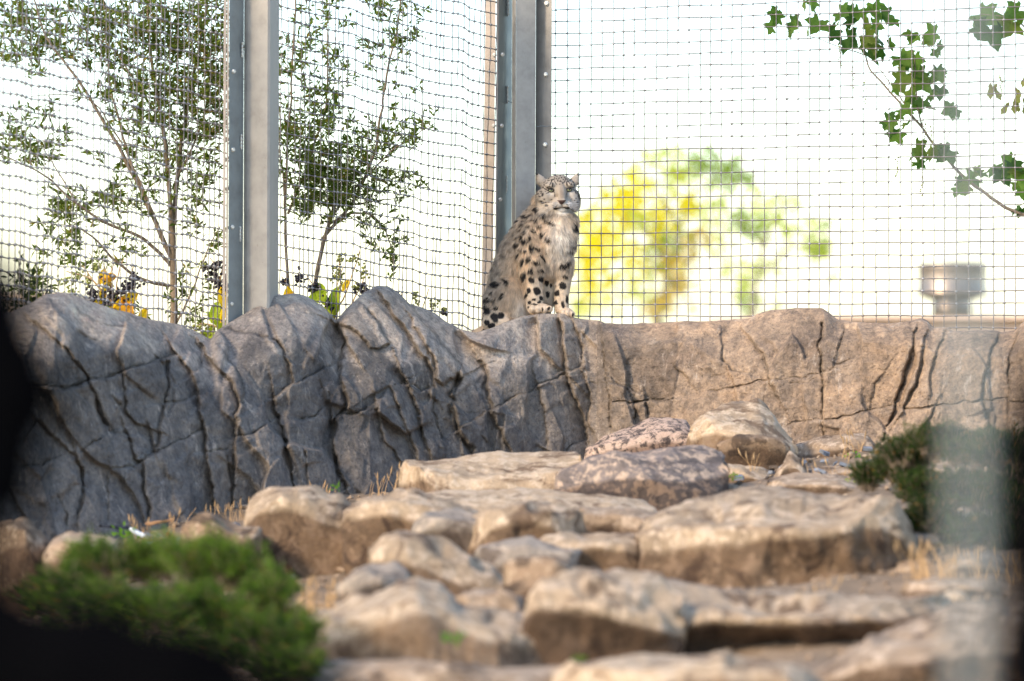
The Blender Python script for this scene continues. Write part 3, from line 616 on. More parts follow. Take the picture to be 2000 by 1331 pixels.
bush_tree(P(340, 1200, 14.1).tolist(), 'narrow leaved tree with a forked trunk behind the mesh before the first post',
  ([(346,1100),(342,700),(340,625),(338,540),(337,470),(333,420)], 14.5, .019, .014),
  [([(337,510),(305,440),(270,360),(232,285),(190,215),(150,150),(90,80),(60,-20)], 14.5, .011, .003, -.3),
   ([(336,470),(330,380),(326,300),(316,230),(300,150),(288,60),(292,-40)], 14.5, .011, .004, -.1),
   ([(338,440),(348,330),(362,230),(384,120),(402,20),(408,-40)], 14.5, .011, .004, .1),
   ([(334,520),(300,480),(262,455),(210,440),(150,400),(90,345),(20,310),(-30,290)], 14.5, .008, .002, -.4),
   ([(330,560),(270,545),(220,505),(190,470),(150,440),(110,440)], 14.5, .008, .002, -.3),
   ([(262,345),(242,270),(216,180),(206,60),(202,-30)], 14.45, .006, .002),
   ([(345,350),(385,270),(410,180),(425,60)], 14.5, .006, .002), ([(300,420),(250,300),(190,200),(130,180),(60,190)], 14.45, .005, .0015, -.2),
   ([(316,240),(260,150),(220,90),(160,60),(120,-10)], 14.45, .005, .002), ([(150,400),(110,330),(70,270)], 14.4, .004, .001),
   ([(342,640),(380,560),(400,500),(430,440)], 14.5, .005, .0015), ([(300,290),(200,270),(130,275)], 14.4, .003, .001)],
  [(370,110,70,120,1.5),(400,240,45,80,1.5),(230,40,70,50,1.1),(130,70,95,55,.9),(50,120,60,35,.8),(60,60,60,60,.5),(60,260,70,45,1.),(40,310,50,30,1.),(250,220,70,50,.8),(200,150,60,55,.7),(310,190,45,70,1.1),
   (170,410,80,35,1.),(120,460,50,45,.9),(235,395,60,30,.9),(330,300,50,60,1.),(400,390,40,60,.7),(400,470,35,40,.5),(285,310,45,35,.8),(180,320,30,20,.3),(80,390,25,20,.4),(300,60,50,70,1.2),(240,100,50,50,.8),
   (150,520,60,30,.6),(60,560,30,35,1.4),(240,500,50,35,.5),(390,600,50,35,.8),(370,560,40,25,.4),(420,130,30,130,.8),(20,40,40,40,.8),(330,380,40,40,.6),(270,600,60,20,.5)], YT, 30)
bush_tree(P(600, 1200, 14.9).tolist(), 'narrow leaved tree with slim stems between the two galvanised posts',
  ([(596,1100),(602,700),(604,610),(620,530),(640,440),(660,380)], 15.2, .014, .008),
  [([(566,1100),(568,640),(563,560),(558,470),(556,380),(566,240),(577,0),(580,-40)], 15.2, .010, .003),
   ([(630,470),(650,440),(690,400),(735,290),(752,170),(780,30),(785,-40)], 15.2, .008, .003),
   ([(640,440),(680,415),(730,420),(760,460),(768,520)], 15.2, .006, .002), ([(640,430),(700,360),(770,290),(830,250)], 15.2, .006, .002),
   ([(562,420),(600,330),(640,200),(640,60),(635,-20)], 15.2, .006, .002), ([(690,400),(760,390),(830,375)], 15.2, .004, .001), ([(556,380),(548,300),(545,200)], 15.2,.005,.002)],
  [(570,130,35,60,1.2),(600,230,55,60,1.5),(590,320,55,60,1.7),(650,320,70,45,1.7),(705,350,75,40,1.7),(720,270,50,35,1.1),(775,275,45,35,1.),(812,255,30,25,1.1),(690,390,60,25,1.5),(640,170,40,60,1.),(750,120,28,40,1.),
   (785,60,28,55,1.1),(620,50,35,50,.9),(775,190,22,25,.7),(740,440,35,45,1.),(762,510,22,40,.9),(640,410,60,40,1.1),(820,378,40,14,.9),(575,420,28,40,.7),(640,370,60,40,1.6),(760,20,45,25,1.),(560,30,20,40,.5)], 15.22, 26)

def big_leaf(lobes, size):
    if lobes is OVAL:
        ts = [.0, .12, .3, .5, .7, .86, 1.0]; V = [(0, 0, 0)]; F = []
        V = [(s_*.20*math.sin(math.pi*t**.75), t, -.12*abs(s_)-.25*t*t) for t in ts for s_ in (-1, 0, 1)]
        for i in range(len(ts)-1):
            for j in (0, 1): F.append((i*3+j, i*3+j+1, i*3+j+4, i*3+j+3))
        return np.array(V), F
    """lobed leaf outline as a fan; lobes=(angle, length) list"""
    pts = []
    for i, (a, l) in enumerate(lobes):
        a0 = math.radians(a)
        pts.append((math.sin(a0-.30)*l*.74, math.cos(a0-.30)*l*.74)); pts.append((math.sin(a0-.16)*l*.80, math.cos(a0-.16)*l*.80)); pts.append((math.sin(a0)*l, math.cos(a0)*l)); pts.append((math.sin(a0+.13)*l*.84, math.cos(a0+.13)*l*.84)); pts.append((math.sin(a0+.30)*l*.76, math.cos(a0+.30)*l*.76))
        if i < len(lobes)-1:
            am = math.radians((a+lobes[i+1][0])/2); lm = (l+lobes[i+1][1])/2*.60
            pts.append((math.sin(am)*lm, math.cos(am)*lm))
    V = [(0, 0, 0)]+[(x*size, y*size, -.22*size*abs(x)-.15*size*y*y) for x, y in pts]
    n = len(pts); F = [(0, i+1, i+2) for i in range(n-1)]
    return np.array(V, float), F
MAPLE = [(-118, .55), (-62, .85), (0, 1.0), (62, .85), (118, .55)]
OVAL = [(-40, .42), (-14, .8), (0, 1.0), (14, .8), (40, .42)]
LEAF_CACHE = {}
def put_leaf(parent, px, py, Y, size_px, ang, tilt, col, lobes, key, name='leaf', yaw=None, mat='leafb'):
    kk = (key, tuple(col))
    if kk not in LEAF_CACHE:
        V, F = big_leaf(lobes, 1.0); LEAF_CACHE[kk] = mesh(name, V, F, M[mat], False, np.tile(np.array(col), (len(V), 1)))
    o = link(name, LEAF_CACHE[kk], parent)
    s = size_px/FPX*Y; o.scale = (s, s, s)
    loc = P(px, py, Y)-np.array(parent.location); o.location = loc
    # leaf lies in XY plane, +Y tip; stand it up in the picture plane, ang 0 = tip down
    o.rotation_euler = (math.radians(-90)+tilt, math.radians(ang), RNG.uniform(-.5, .5) if yaw is None else yaw)
    return o
# sycamore branches beyond the fence
sb = empty('sycamore_branch', P(2060, 450, 15.6).tolist(), 'sycamore branch with lobed green leaves and hanging seeds beyond the square mesh', 'branch')
main = [(2160,490),(2060,440),(1985,415),(1935,388),(1880,345),(1835,295),(1800,250),(1762,205),(1725,165),(1700,140),(1688,105),(1690,60)]
parts = [limb(main, 15.6, .010, .003), limb([(1800,250),(1775,215),(1745,170),(1715,130)], 15.6, .004, .002), limb([(1700,110),(1650,95),(1590,72),(1540,60)], 15.6, .003, .001),
         limb([(1880,345),(1845,300),(1850,270),(1875,225)], 15.65, .0025, .001), limb([(1690,90),(1720,45),(1745,30)], 15.6, .003, .001), limb([(1860,330),(1900,335),(1935,350)], 15.6, .002, .001),
         limb([(1800,250),(1790,200),(1785,120),(1780,80)], 15.6, .004, .002)]
V, F = joinVF(parts); child('stem', V, F, M['bark'], sb, True)
GR = [(.09, .17, .03), (.05, .11, .022), (.13, .22, .04), (.15, .20, .04)]
lv = [(1512,34,32,80),(1545,52,44,-60),(1548,64,38,100),(1600,50,48,60),(1640,35,40,-50),(1668,28,40,30),(1705,20,44,-10),(1735,30,36,60),(1748,45,40,40),(1655,90,55,-70),(1690,88,56,-15),(1712,95,50,50),
      (1735,95,40,80),(1775,75,48,-30),(1790,82,52,20),(1815,85,42,70),(1830,110,34,80),(1765,130,50,-60),(1785,125,52,0),(1805,150,46,40),(1830,150,44,-10),(1838,165,50,10),(1745,180,48,-70),(1775,190,48,-30),(1790,210,44,-10),
      (1730,245,46,-80),(1760,225,40,-20),(1805,218,46,25),(1860,225,42,85),(1735,265,40,-45),(1790,305,46,-50),(1820,300,50,-10),(1845,300,46,20),(1795,325,38,-20),(1905,360,42,85),(1915,340,40,60),(1945,335,52,-30),(1975,330,56,10),
      (2000,345,60,0),(1985,365,40,-20),(1990,415,44,-15),(1870,362,32,-80),(1800,170,40,-10),(1770,250,34,-30),(1822,190,36,20),(1700,55,34,-80),(1585,20,30,75)]
for i, (x, y, s, a) in enumerate(lv):
    for q_ in range(3 if x < 1700 else 2):
        s2 = s*RNG.uniform(.45, .85); put_leaf(sb, x+q_*RNG.uniform(-16, 16), y-s2*.35+q_*RNG.uniform(-10, 16), 15.6+RNG.uniform(-.10, .10), s2, a+RNG.uniform(-35, 35), RNG.uniform(-1.15, 1.15), GR[(i+q_) % 4], MAPLE, 'm', yaw=RNG.uniform(-1.0, 1.0))
for i, (x, y) in enumerate([(1690,180),(1757,150),(1805,265),(1820,270),(1752,330),(1800,360),(1780,150),(1640,110),(1955,170),(1665,150)]):
    c = [P(x+RNG.uniform(-3, 3), y+t, 15.58) for t in np.linspace(-22, 22, 12)]
    V, F = spheres(c, RNG.uniform(.003, .006, 12)); child('seed_cluster', V, F, M['unripe'], sb, True)
sb2 = empty('sycamore_branch', P(2040, 60, 15.7).tolist(), 'smaller sycamore spray at the top corner of the square mesh', 'branch')
V, F = joinVF([limb([(2120,130),(2040,80),(1990,50),(1975,-20)], 15.7, .006, .003), limb([(1990,50),(1950,30),(1900,25)], 15.7, .003, .001)]); child('stem', V, F, M['bark'], sb2, True)
for i, (x, y, s, a) in enumerate([(1915,40,56,-50),(1935,70,60,-10),(1960,40,50,-20),(1975,55,52,30),(1990,30,44,60),(1905,60,40,-70),(2015,40,50,20),(2030,80,50,0)]):
    put_leaf(sb2, x, y-s*.2, 15.7+RNG.uniform(-.05, .05), s*.85, a, RNG.uniform(-.6, .6), GR[i % 4], MAPLE, 'm')
for i in range(16):
    put_leaf(sb2, RNG.uniform(1930, 2040), RNG.uniform(140, 205), 15.7, RNG.uniform(24, 36), RNG.uniform(-40, 40), RNG.uniform(-.4, .4), (.24, .24, .08), [(-16, .35), (0, 1.0), (16, .35)], 'w')

# berry plants
def berry_plant(cx, Y, label, leafs, clus, stalks, green):
    r = empty('berry_plant', P(cx, 1150, Y).tolist(), label, 'plant', 'berry plants behind the grey wall')
    V, F = joinVF([limb(s, Y, .004, .002) for s in stalks]); child('stalks', V, F, M['straw'], r, True)
    for x, y, s, a, c in leafs: put_leaf(r, x, y, Y+RNG.uniform(-.05, .05), s, a, RNG.uniform(-.5, .5), c, OVAL, 'o', mat='leafb')
    for x, y, rad in clus:
        n = int(max(rad, 11)*1.9); c = P(x+RNG.normal(size=n)*rad*.45, y+RNG.normal(size=n)*rad*.45, Y+RNG.normal(size=n)*.02)
        V, F = spheres(c, RNG.uniform(.005, .0085, n)); child('berry_cluster', V, F, M['berry'], r, True)
    for x, y, rad in green:
        n = int(max(rad, 9)*1.6); c = P(x+RNG.normal(size=n)*rad*.45, y+RNG.normal(size=n)*rad*.45, Y+RNG.normal(size=n)*.02)
        V, F = spheres(c, RNG.uniform(.004, .007, n)); child('unripe_berry_cluster', V, F, M['unripe'], r, True)
YL = (.80, .55, .03); OR = (.75, .40, .04); LG = (.40, .50, .05)
berry_plant(240, 13.85, 'plant with orange leaves and black berries behind the grey wall by the forked trunk',
  [(210,560,55,20,YL),(235,580,60,-30,OR),(255,590,62,30,OR),(270,575,60,60,YL),(215,600,60,-60,YL),(250,620,60,10,OR),(285,600,50,20,YL),(225,540,46,80,OR),(190,540,40,-60,YL),(205,525,40,10,YL)],
  [(195,585,22),(215,578,18),(235,580,22),(250,555,20),(262,548,14),(240,600,16),(205,540,10),(180,570,14)],
  [[(230,900),(232,640),(215,560),(205,520)],[(232,640),(250,580),(262,520)],[(225,600),(180,545),(130,530)],[(228,620),(215,540),(225,510)],[(240,640),(225,560),(240,505)],[(220,590),(190,560),(160,520)]],
  [(128,548,16),(150,540,12),(170,550,12),(125,580,12),(140,570,10),(190,520,10)])
berry_plant(425, 14.35, 'plant with lime leaves and hanging black berries just left of the first post',
  [(430,560,50,-10,YL),(425,590,50,20,LG),(400,610,60,-60,LG),(430,615,60,-10,LG),(440,600,40,30,YL),(420,640,50,40,LG)], [(412,525,16),(425,520,14),(430,550,18),(415,545,10),(400,520,8),(436,560,14)],
  [[(420,900),(424,640),(428,560),(420,500),(410,505)],[(424,640),(390,630),(375,650)],[(428,560),(440,500),(436,480)]], [(395,520,8),(410,645,14),(385,640,14),(398,655,12)])
berry_plant(610, 14.75, 'plant with broad lime and yellow leaves, black and green berries right of the first post',
  [(560,560,55,0,YL),(575,570,55,40,YL),(600,560,60,-60,LG),(625,555,60,-30,LG),(640,570,60,60,LG),(660,560,60,10,LG),(590,590,60,70,LG),(640,600,60,-10,YL),(665,590,50,40,LG),(555,590,55,10,OR),(680,545,30,30,YL),(620,600,60,-40,LG)],
  [(585,545,16),(610,560,14),(640,600,20),(630,615,18),(706,560,14),(555,550,10),(618,565,10),(712,570,8)],
  [[(640,900),(645,640),(655,560),(670,520)],[(600,900),(602,620),(570,560),(550,540)],[(650,700),(640,600),(600,540)],[(660,640),(700,570),(712,540)],[(645,640),(680,560),(705,480)],[(655,640),(665,560),(660,500)]],
  [(660,530,18),(655,545,16),(672,560,14),(692,505,14),(712,530,16),(700,560,10),(665,505,12)])
berry_plant(830, 15.15, 'thin stalk with small green berry heads behind the low dip of the grey wall', [(812,605,20,60,LG)], [(868,610,6)],
  [[(860,900),(835,650),(820,600),(838,565)],[(835,650),(845,610),(842,585)],[(775,900),(778,600),(788,560)]], [(845,592,14),(815,590,9),(868,605,8),(812,575,6)])
# small dark bush at the far left behind the fence
r = empty('dark_shrub', P(45, 1100, 13.2).tolist(), 'dark leafy shrub behind the mesh at the shaded end of the grey wall', 'shrub')
V, F, c, tw = crown_from([(45, 575, 38, 40, 2.2), (30, 640, 50, 40, 2), (70, 600, 20, 25, 1)], 13.2, .08, 16, (.02, .04), (.006, .01), (.02, .035, .015), (.04, .06, .03))
child('foliage', V, F, M['leaf'], r, False, c); V, F = joinVF([limb([(40,1000),(42,700),(48,590)], 13.2, .01, .004)]+tw); child('stem', V, F, M['bark'], r, True)

# ------------------------------------------------------------------ juniper bushes inside
def juniper(loc, label, blobs, nsp, cols, seed):
    rs = np.random.default_rng(seed); r = empty('juniper_bush', loc, label, 'bush', 'low juniper bushes')
    C = []; D = []; tw = []; T = []
    sub = []
    for cx, cy, cY, R, wgt in blobs:
        for _ in range(8):
            a = rs.normal(size=3); a /= np.linalg.norm(a); a *= rs.uniform(.3, .85); sub.append((cx+a[0]*R, cy-abs(a[1])*R*.8+R*.2, cY+a[2]*R/FPX*cY, R*rs.uniform(.28, .46), wgt*.17, rs.uniform(0, .55)))
    for cx, cy, cY, R, wgt, t0 in sub:
        cen = P(cx, cy, cY); Rm = R/FPX*cY
        for _ in range(int(nsp*wgt)):
            d = rs.normal(size=3); d[2] = abs(d[2])*.9-.15; d /= np.linalg.norm(d)
            p = cen+d*Rm*rs.uniform(.55, .95)*np.array([1, .8, .85]); dd = d*.7+np.array([0, 0, .6])+rs.normal(size=3)*.25; dd /= np.linalg.norm(dd)
            ln = rs.uniform(.035, .07); tw.append(tube([p-dd*.03, p+dd*ln*.5, p+dd*ln], [.002, .0015, .0008], 3))
            tint = t0+.45*rs.uniform()
            for j in range(16):
                t = rs.uniform(0, 1); C.append(p+dd*ln*t); D.append(dd*.8+rs.normal(size=3)*.55); T.append(tint+.2*rs.normal())
    C = np.array(C); D = np.array(D); n = len(C); T = np.clip(np.array(T), 0, 1)[:, None]
    V, F = leaves(C, D, rs.uniform(.012, .026, n), rs.uniform(.0035, .006, n))
    c = np.array(cols[0])*(1-T)+np.array(cols[1])*T
    m = rs.uniform(size=n) < .03; c[m] = (.30, .16, .05)
    child('foliage', V, F, M['leaf'], r, False, np.repeat(c, 4, 0))
    V, F = joinVF(tw); child('twigs', V, F, M['bark'], r, True)
juniper(P(330, 1500, 8.4).tolist(), 'low bright green juniper bush in front of the grey wall',
  [(200,1130,8.6,75,1),(290,1115,8.6,70,1),(380,1120,8.5,75,1),(460,1135,8.5,70,1),(530,1180,8.4,60,.9),(560,1250,8.3,60,.9),(420,1210,8.2,85,1.2),(300,1210,8.1,90,1.2),(180,1220,8.1,90,1.2),(120,1180,8.4,70,.9),(500,1270,8.1,80,1),(370,1300,7.9,90,1.2),(230,1310,7.9,90,1.2),(560,1320,8,60,.8),(80,1300,7.8,90,1)],
  150, ((.010, .034, .006), (.18, .29, .035)), 5)
juniper(P(1850, 1150, 11).tolist(), 'tall dark juniper bush under the tan wall by the blurred cable',
  [(1740,930,11.2,45,.8),(1790,900,11.1,55,1),(1850,890,11,60,1),(1910,890,10.9,65,1),(1970,910,10.8,70,1),(2030,930,10.8,70,.8),(1800,970,11,60,1),(1870,980,10.9,75,1.1),(1940,990,10.8,75,1.1),(2010,1010,10.7,75,.8),(1830,1030,10.8,60,1),(1910,1050,10.7,65,1),(1990,1080,10.6,60,.8),(1700,945,11.3,24,.4)],
  150, ((.010, .024, .008), (.065, .11, .022)), 6)
# little weeds
def weed(px, py, Y, s, label, col=(.16, .32, .04)):
    r = empty('weed', P(px, py+s*.5, Y).tolist(), label, 'plant')
    n = 26; C = P(px+RNG.normal(size=n)*s*.35, py+RNG.normal(size=n)*s*.2, Y+RNG.normal(size=n)*.01); D = np.stack([RNG.normal(size=n), RNG.normal(size=n)*.4, np.abs(RNG.normal(size=n))*.7], -1)
    V, F = leaves(C, D, RNG.uniform(.6, 1.1, n)*s*.45/FPX*Y, RNG.uniform(.35, .6, n)*s*.4/FPX*Y); child('leaves', V, F, M['leafb'], r, False, np.tile(np.array(col), (len(V), 1)))
    V, F = tube([P(px, py+s*.7, Y), P(px, py+s*.2, Y), P(px+2, py-s*.1, Y)], [.0015, .0012, .001], 4); child('stem', V, F, M['straw'], r)
weed(245, 1042, 12.0, 34, 'small green leafy weed at the foot of the grey wall')
weed(655, 952, 12.4, 15, 'tiny bright weed peeping over the blocky tan boulder')
weed(1433, 932, 12.5, 18, 'tiny lime leaf sprouting behind the mottled boulder', (.3, .5, .03))
weed(1660, 945, 12.3, 20, 'tiny yellow green sprout beside the dark bush', (.35, .42, .03))
weed(1668, 896, 13.3, 26, 'low green sprig on the low wavy slab')
weed(890, 1248, 8.55, 32, 'green tuft growing on the broad pale sloping boulder', (.12, .28, .04))
weed(1130, 1290, 8.5, 26, 'green moss tuft in the gap under the knob-ended boulder', (.12, .2, .03))
# dry grass tufts
def straw_tuft(px, Y, hpx, n, spread, label):
    X = (px-1000)/FPX*Y; gy = HZ-gz(X, Y)*FPX/Y; V, F = [], []
    parts = []
    for _ in range(n):
        x = px+RNG.normal()*spread; lean = RNG.normal()*.3; hh = hpx*RNG.uniform(.5, 1.1); yy = Y+RNG.normal()*.04
        pts = [P(x+lean*hh*t*t, gy+6-(hh+6)*t, yy) for t in np.linspace(0, 1, 5)]
        parts.append(tube(pts, np.linspace(.0016, .0007, 5), 3))
        if RNG.uniform() < .4:
            c = pts[-1]; parts.append(tube([c, c+np.array([lean*.01, 0, .012]), c+np.array([lean*.02, 0, .03])], [.001, .0035, .0006], 4))
    V, F = joinVF(parts); c = P(px, gy, Y)
    o = link('dry_grass_tuft', mesh('dry_grass_tuft', V-c, F, M['straw'])); o.location = c; tag(o, label, 'dry grass', 'dry grass tufts between the rocks')
for a in [(270,12.3,50,14,14,'sparse dry grass tuft against the grey wall, left of the slate litter'),(335,12.5,60,8,10,'single dry stalks standing at the slate litter'),(450,12.9,36,26,26,'tangled dry grass behind the orange brown stone'),
          (630,13.2,40,10,8,'dry seed stalks peeping over the blocky tan boulder'),(740,13.4,46,9,10,'pair of dry seed heads left of the long pale slab'),(770,13.4,56,7,5,'dry seed head touching the long pale slab'),
          (625,10.1,70,70,34,'thick dry grass below the blocky tan boulder'),(690,10.0,70,40,16,'dry grass spike between the tan and brown boulders'),(580,9.7,60,40,30,'short dry grass around the white stone'),
          (1800,10.0,62,40,20,'tall orange dry grass under the dark bush'),(1870,9.9,48,26,30,'pale dry grass behind the blurred cable'),(1960,9.8,50,22,30,'dry grass at the dark post'),
          (1680,13.5,46,8,6,'few dry stalks on the low wavy slab'),(1650,13.3,44,6,8,'dry stalks before the low wavy slab'),(1360,12.9,50,8,6,'dry stalks between the speckled and pale blocks'),(1470,12.9,46,6,6,'thin stalk in front of the rusty face'),
          (1630,12.7,30,14,30,'dry litter grass on the pinkish ledge'),(1615,9.4,60,8,10,'blurred dry stalk before the huge long boulder')]:
    straw_tuft(*a)
# litter under the grey wall: bark strip, red leaf, white scrap
def scrap(name, px, py, Y, lx, lz, col, label, rot, seed):
    rs = np.random.default_rng(seed); n = 14; u = np.linspace(-1, 1, n); v = np.linspace(-1, 1, 6); U, W_ = np.meshgrid(u, v, indexing='ij')
    X = U*lx*(1-.25*np.abs(W_)); Y_ = W_*lz*(1-.6*U*U); Z = .25*lz*np.cos(W_*1.5)+.2*lz*fbm(np.stack([U*2, W_*2, U*0+seed], -1), 3)
    V = np.stack([X, Y_, Z], -1).reshape(-1, 3); V2 = V-np.array([0, 0, .004]); F = gridF(n, 6); V = np.concatenate([V, V2]); F = np.concatenate([F, F[:, ::-1]+n*6])
    o = link(name, mesh(name, V, F, simple(name, col, .7), True)); o.location = P(px, py, Y); o.rotation_euler = (rot*.4, rot, rs.uniform(-.5, .5)); tag(o, label, name.replace('_', ' ')); return o
scrap('bark_strip', 312, 1020, 12.3, .055, .016, (.34, .19, .09), 'curled brown bark strip on the slate litter', -.15, 1)
scrap('red_leaf', 330, 1045, 12.0, .012, .014, (.4, .02, .05), 'small crimson leaf standing in the slate litter', 1.1, 2)
scrap('white_scrap', 268, 1040, 12.0, .034, .016, (.75, .78, .8), 'white curved scrap beside the green weed', .4, 3)
scrap('black_scrap', 225, 1030, 12.1, .06, .02, (.02, .022, .03), 'black plastic scrap at the foot of the grey wall', .1, 4)

# ------------------------------------------------------------------ fence mesh
def yfence(px): return np.interp(px, [-300, 0, 449, 545, 970, 1085, 2000, 2300], [12.1, 12.9, 14.12, 14.35, 15.2, 15.22, 14.5, 14.3])
def panel(label, px0, px1, vx, rows, rowy, lean, rw, kr, wv):
    c = P((px0+px1)/2, 700, yfence((px0+px1)/2)); root = empty('mesh_panel', c.tolist(), label, 'fence')
    top = -200; bot = np.interp(vx, TOP[:, 0], TOP[:, 1])+35
    def yw(px, py): return yfence(px)+.006*np.sin(px*.13+py*.004)+.004*np.sin(py*.02+px)
    nodes = []; 
    def vpos(x, py): return x+lean(x)*(py-300)/600.+wv*np.sin(py*.017+x*.31)*.9+wv*.7*np.sin(py*.045+x*.11)
    for x, b in zip(vx, bot):
        py = np.arange(top, b, 14.0); px = vpos(x, py)
        V, F = tube(P(px, py, yw(px, py)), rw*.85, 4); child('wire', V, F, M['wire'], root)
    for k in rows:
        px = np.arange(px0, px1+.1, 6.0); py = rowy(k, px)
        if py.min() > 660 or py.max() < -190: continue
        ok = py < np.interp(px, TOP[:, 0], TOP[:, 1])+35
        px, py = px[ok], py[ok]
        if len(px) < 3: continue
        V, F = tube(P(px, py, yw(px, py)-.002), rw, 4); child('wire', V, F, M['wire'], root)
        for x in vx:
            yk = float(np.interp(x, px, rowy(k, px))); 
            xk = vpos(x, yk); yk = float(rowy(k, np.array([xk]))[0])
            if px[0] <= xk <= px[-1]+1: nodes.append((xk, yk))
    nodes = np.array(nodes); C = P(nodes[:, 0], nodes[:, 1], yw(nodes[:, 0], nodes[:, 1])-.002)
    n = len(C); V, F = spheres(C, np.stack([np.full(n, kr*1.15), np.full(n, kr), np.full(n, kr*.85)], -1)*RNG.uniform(.85, 1.15, (n, 1)))
    kx = child('knots', V, F, M['knot'], root, True); kx['kind'] = 'stuff'
def irregular(x0, x1, sp, amp, per, ph=0):
    out = [x0]; i = 0
    while out[-1] < x1:
        out.append(out[-1]+sp*(1+amp*math.sin(i/per*2*math.pi+ph)+.06*RNG.normal())); i += 1
    return np.array([x for x in out if x <= x1])
def wavA(px): return 3.2*np.sin(px/52*2*np.pi*.9)*0+1.6*np.sin(px/55*2*np.pi+.5)+1.1*np.sin(px/31)
panel('steel mesh panel before the forked tree, ending at the first post', -120, 449, irregular(-116, 447, 10.9, .28, 5.0), range(-13, 26),
      lambda k, x: 17.2+26.8*k+(105.2-1.5*k)*(x/448)+wavA(x), lambda x: -6.0, .0022, .0074, .5)
WX = [547, 560, 640, 665, 688, 705, 740, 790, 805, 825, 860, 880, 895, 905, 918, 940, 972]
WD = [0, 1.2, -1.5, -3.5, -6, -1.5, 1.0, -1.0, -2, 2.5, 1.0, -1, -3.5, -3.5, 2.5, 2.5, 0]
panel('wavy steel mesh panel between the two galvanised posts', 540, 974, np.concatenate([irregular(548, 872, 10.8, .28, 6.0, 1), irregular(880, 972, 10.4, .15, 3.0, 0)]), range(-13, 28),
      lambda k, x: -13.6+24.6*k+(110.2-1.5*k)*((x-545)/423)+np.interp(x, WX, WD), lambda x: -4-10*(x-545)/430, .0021, .0062, 1.0)
def rowr(k, x):
    y = HZ-(620-23.0*k-620+30+ (23.0*0))*0
    z = (HZ-(112.4+23.0*k))*15.22/FPX
    return HZ-z*FPX/yfence(x)+.8*np.sin(x*.03+k)
panel('square steel mesh panel above the tan wall, right of the snow leopard', 1078, 2060, irregular(1084, 2056, 21.9, .03, 9), range(-15, 26), rowr, lambda x: -3.0+3.5*(x-1080)/900, .0022, .0058, .5)

# ------------------------------------------------------------------ posts
def prism(sec, pt, pb):
    """section = [(px_top, px_bottom, Y)...] closed polygon seen from above, front faces first"""
    n = len(sec); V = [P(a, pt, y) for a, b, y in sec]+[P(b, pb, y) for a, b, y in sec]
    F = [tuple(range(n)), tuple(range(n, 2*n))[::-1]]+[(i, (i+1) % n, n+(i+1) % n, n+i) for i in range(n)]
    return V, [f[::-1] for f in F]
def bolt(parent, px, py, Y, r=.008, ny=(-.2, -1, 0)):
    import bmesh
    d = Vector(ny).normalized(); q = d.to_track_quat('Z', 'Y')
    prof = [(1.25, 0), (1.25, .25), (1.0, .3), (1.0, .85), (.8, 1.0), (0, 1.0)]
    V = []; k = 6
    for rr, zz in prof:
        for j in range(k):
            a = j/k*2*math.pi; V.append(Vector((rr*r*math.cos(a), rr*r*math.sin(a), zz*r)))
    F = [(i*k+j, i*k+(j+1) % k, (i+1)*k+(j+1) % k, (i+1)*k+j) for i in range(len(prof)-1) for j in range(k)]
    p = Vector(P(px, py, Y)); child('bolt', [p+q @ v for v in V], F, M['bolt'], parent)
p1 = empty('steel_post', P(500, 1150, 14.2).tolist(), 'broad galvanised post with a flat flange between the two tree fence panels', 'post')
T_, B_ = -420, 700
V, F = prism([(485,482,13.98),(524,521,13.93),(529,526,13.935),(547,543,14.12),(535,531,14.2),(490,487,14.2),(478,475,14.05),(479,476,13.995)], T_, B_); child('post', V, F, M['galv'], p1)
V, F = prism([(450,445,13.90),(478,474,13.985),(478,474,14.0),(450,445,13.915)], T_, B_); child('flange', V, F, M['galv_dark'], p1)
V, F = prism([(439,434,13.96),(444,439,13.955),(444.1,439.1,14.0),(439,434,14.0)], T_, B_); child('frame_strip', V, F, M['frame'], p1)
V, F = prism([(445.5,440.5,13.94),(449.2,444.2,13.93),(449.3,444.3,14.0),(445.5,440.5,14.0)], T_, B_); child('frame_strip', V, F, M['frame'], p1)
for y, x in ((140, 456.5), (293, 455), (444, 453.5), (594, 452)): bolt(p1, x, y, 13.92, .0075, (.4, -1, 0))
def weld(parent, px, y0, y1, Y):
    ys = np.linspace(y0, y1, 14); V, F = tube(P(px+.6*np.sin(ys), ys, Y), .0045*(1+.25*np.sin(np.arange(14)*1.9)), 6); child('weld', V, F, M['bolt'], parent, True)
for y, x in ((97, 473.5), (277, 471.5), (457, 469.5)): weld(p1, x, y-14, y+15, 13.965)
p2 = empty('steel_post', P(1020, 1150, 15.3).tolist(), 'galvanised corner post with bolted angle flanges behind the snow leopard', 'post')
V, F = prism([(1009,1007,15.03),(1048,1044,15.06),(1048,1044,15.2),(1009,1007,15.2)], T_, B_); child('post', V, F, M['galv'], p2)
V, F = prism([(1001,999,15.10),(1008.8,1006.8,15.028),(1008.8,1006.8,15.2),(1001,999,15.2)], T_, B_); child('post_edge', V, F, M['galv'], p2)
V, F = prism([(978,969,15.07),(1000.8,998.8,15.25),(1000,998,15.27),(977,968,15.09)], T_, B_); child('flange', V, F, M['galv_dark'], p2)
V, F = prism([(974,965.5,15.06),(977.5,968.6,15.065),(977.5,968.6,15.1),(974,965.5,15.09)], T_, B_); child('frame_strip', V, F, M['frame'], p2)
V, F = prism([(954,939,15.32),(973,961,15.30),(973,961,15.34),(954,939,15.36)], T_, B_); child('backing_plate', V, F, M['frame'], p2)
V, F = prism([(1048.3,1044.4,15.14),(1079,1076,15.075),(1079.3,1076.3,15.095),(1048.3,1044.4,15.16)], T_, B_); child('flange', V, F, M['galv'], p2)
for y, x in ((7, 1067.5), (146, 1066), (283, 1065)): bolt(p2, x, y, 15.09, .0085)
for y, x in ((107, 981.5), (246, 980), (390, 977)): bolt(p2, x, y, 15.08, .0075, (.6, -1, 0))
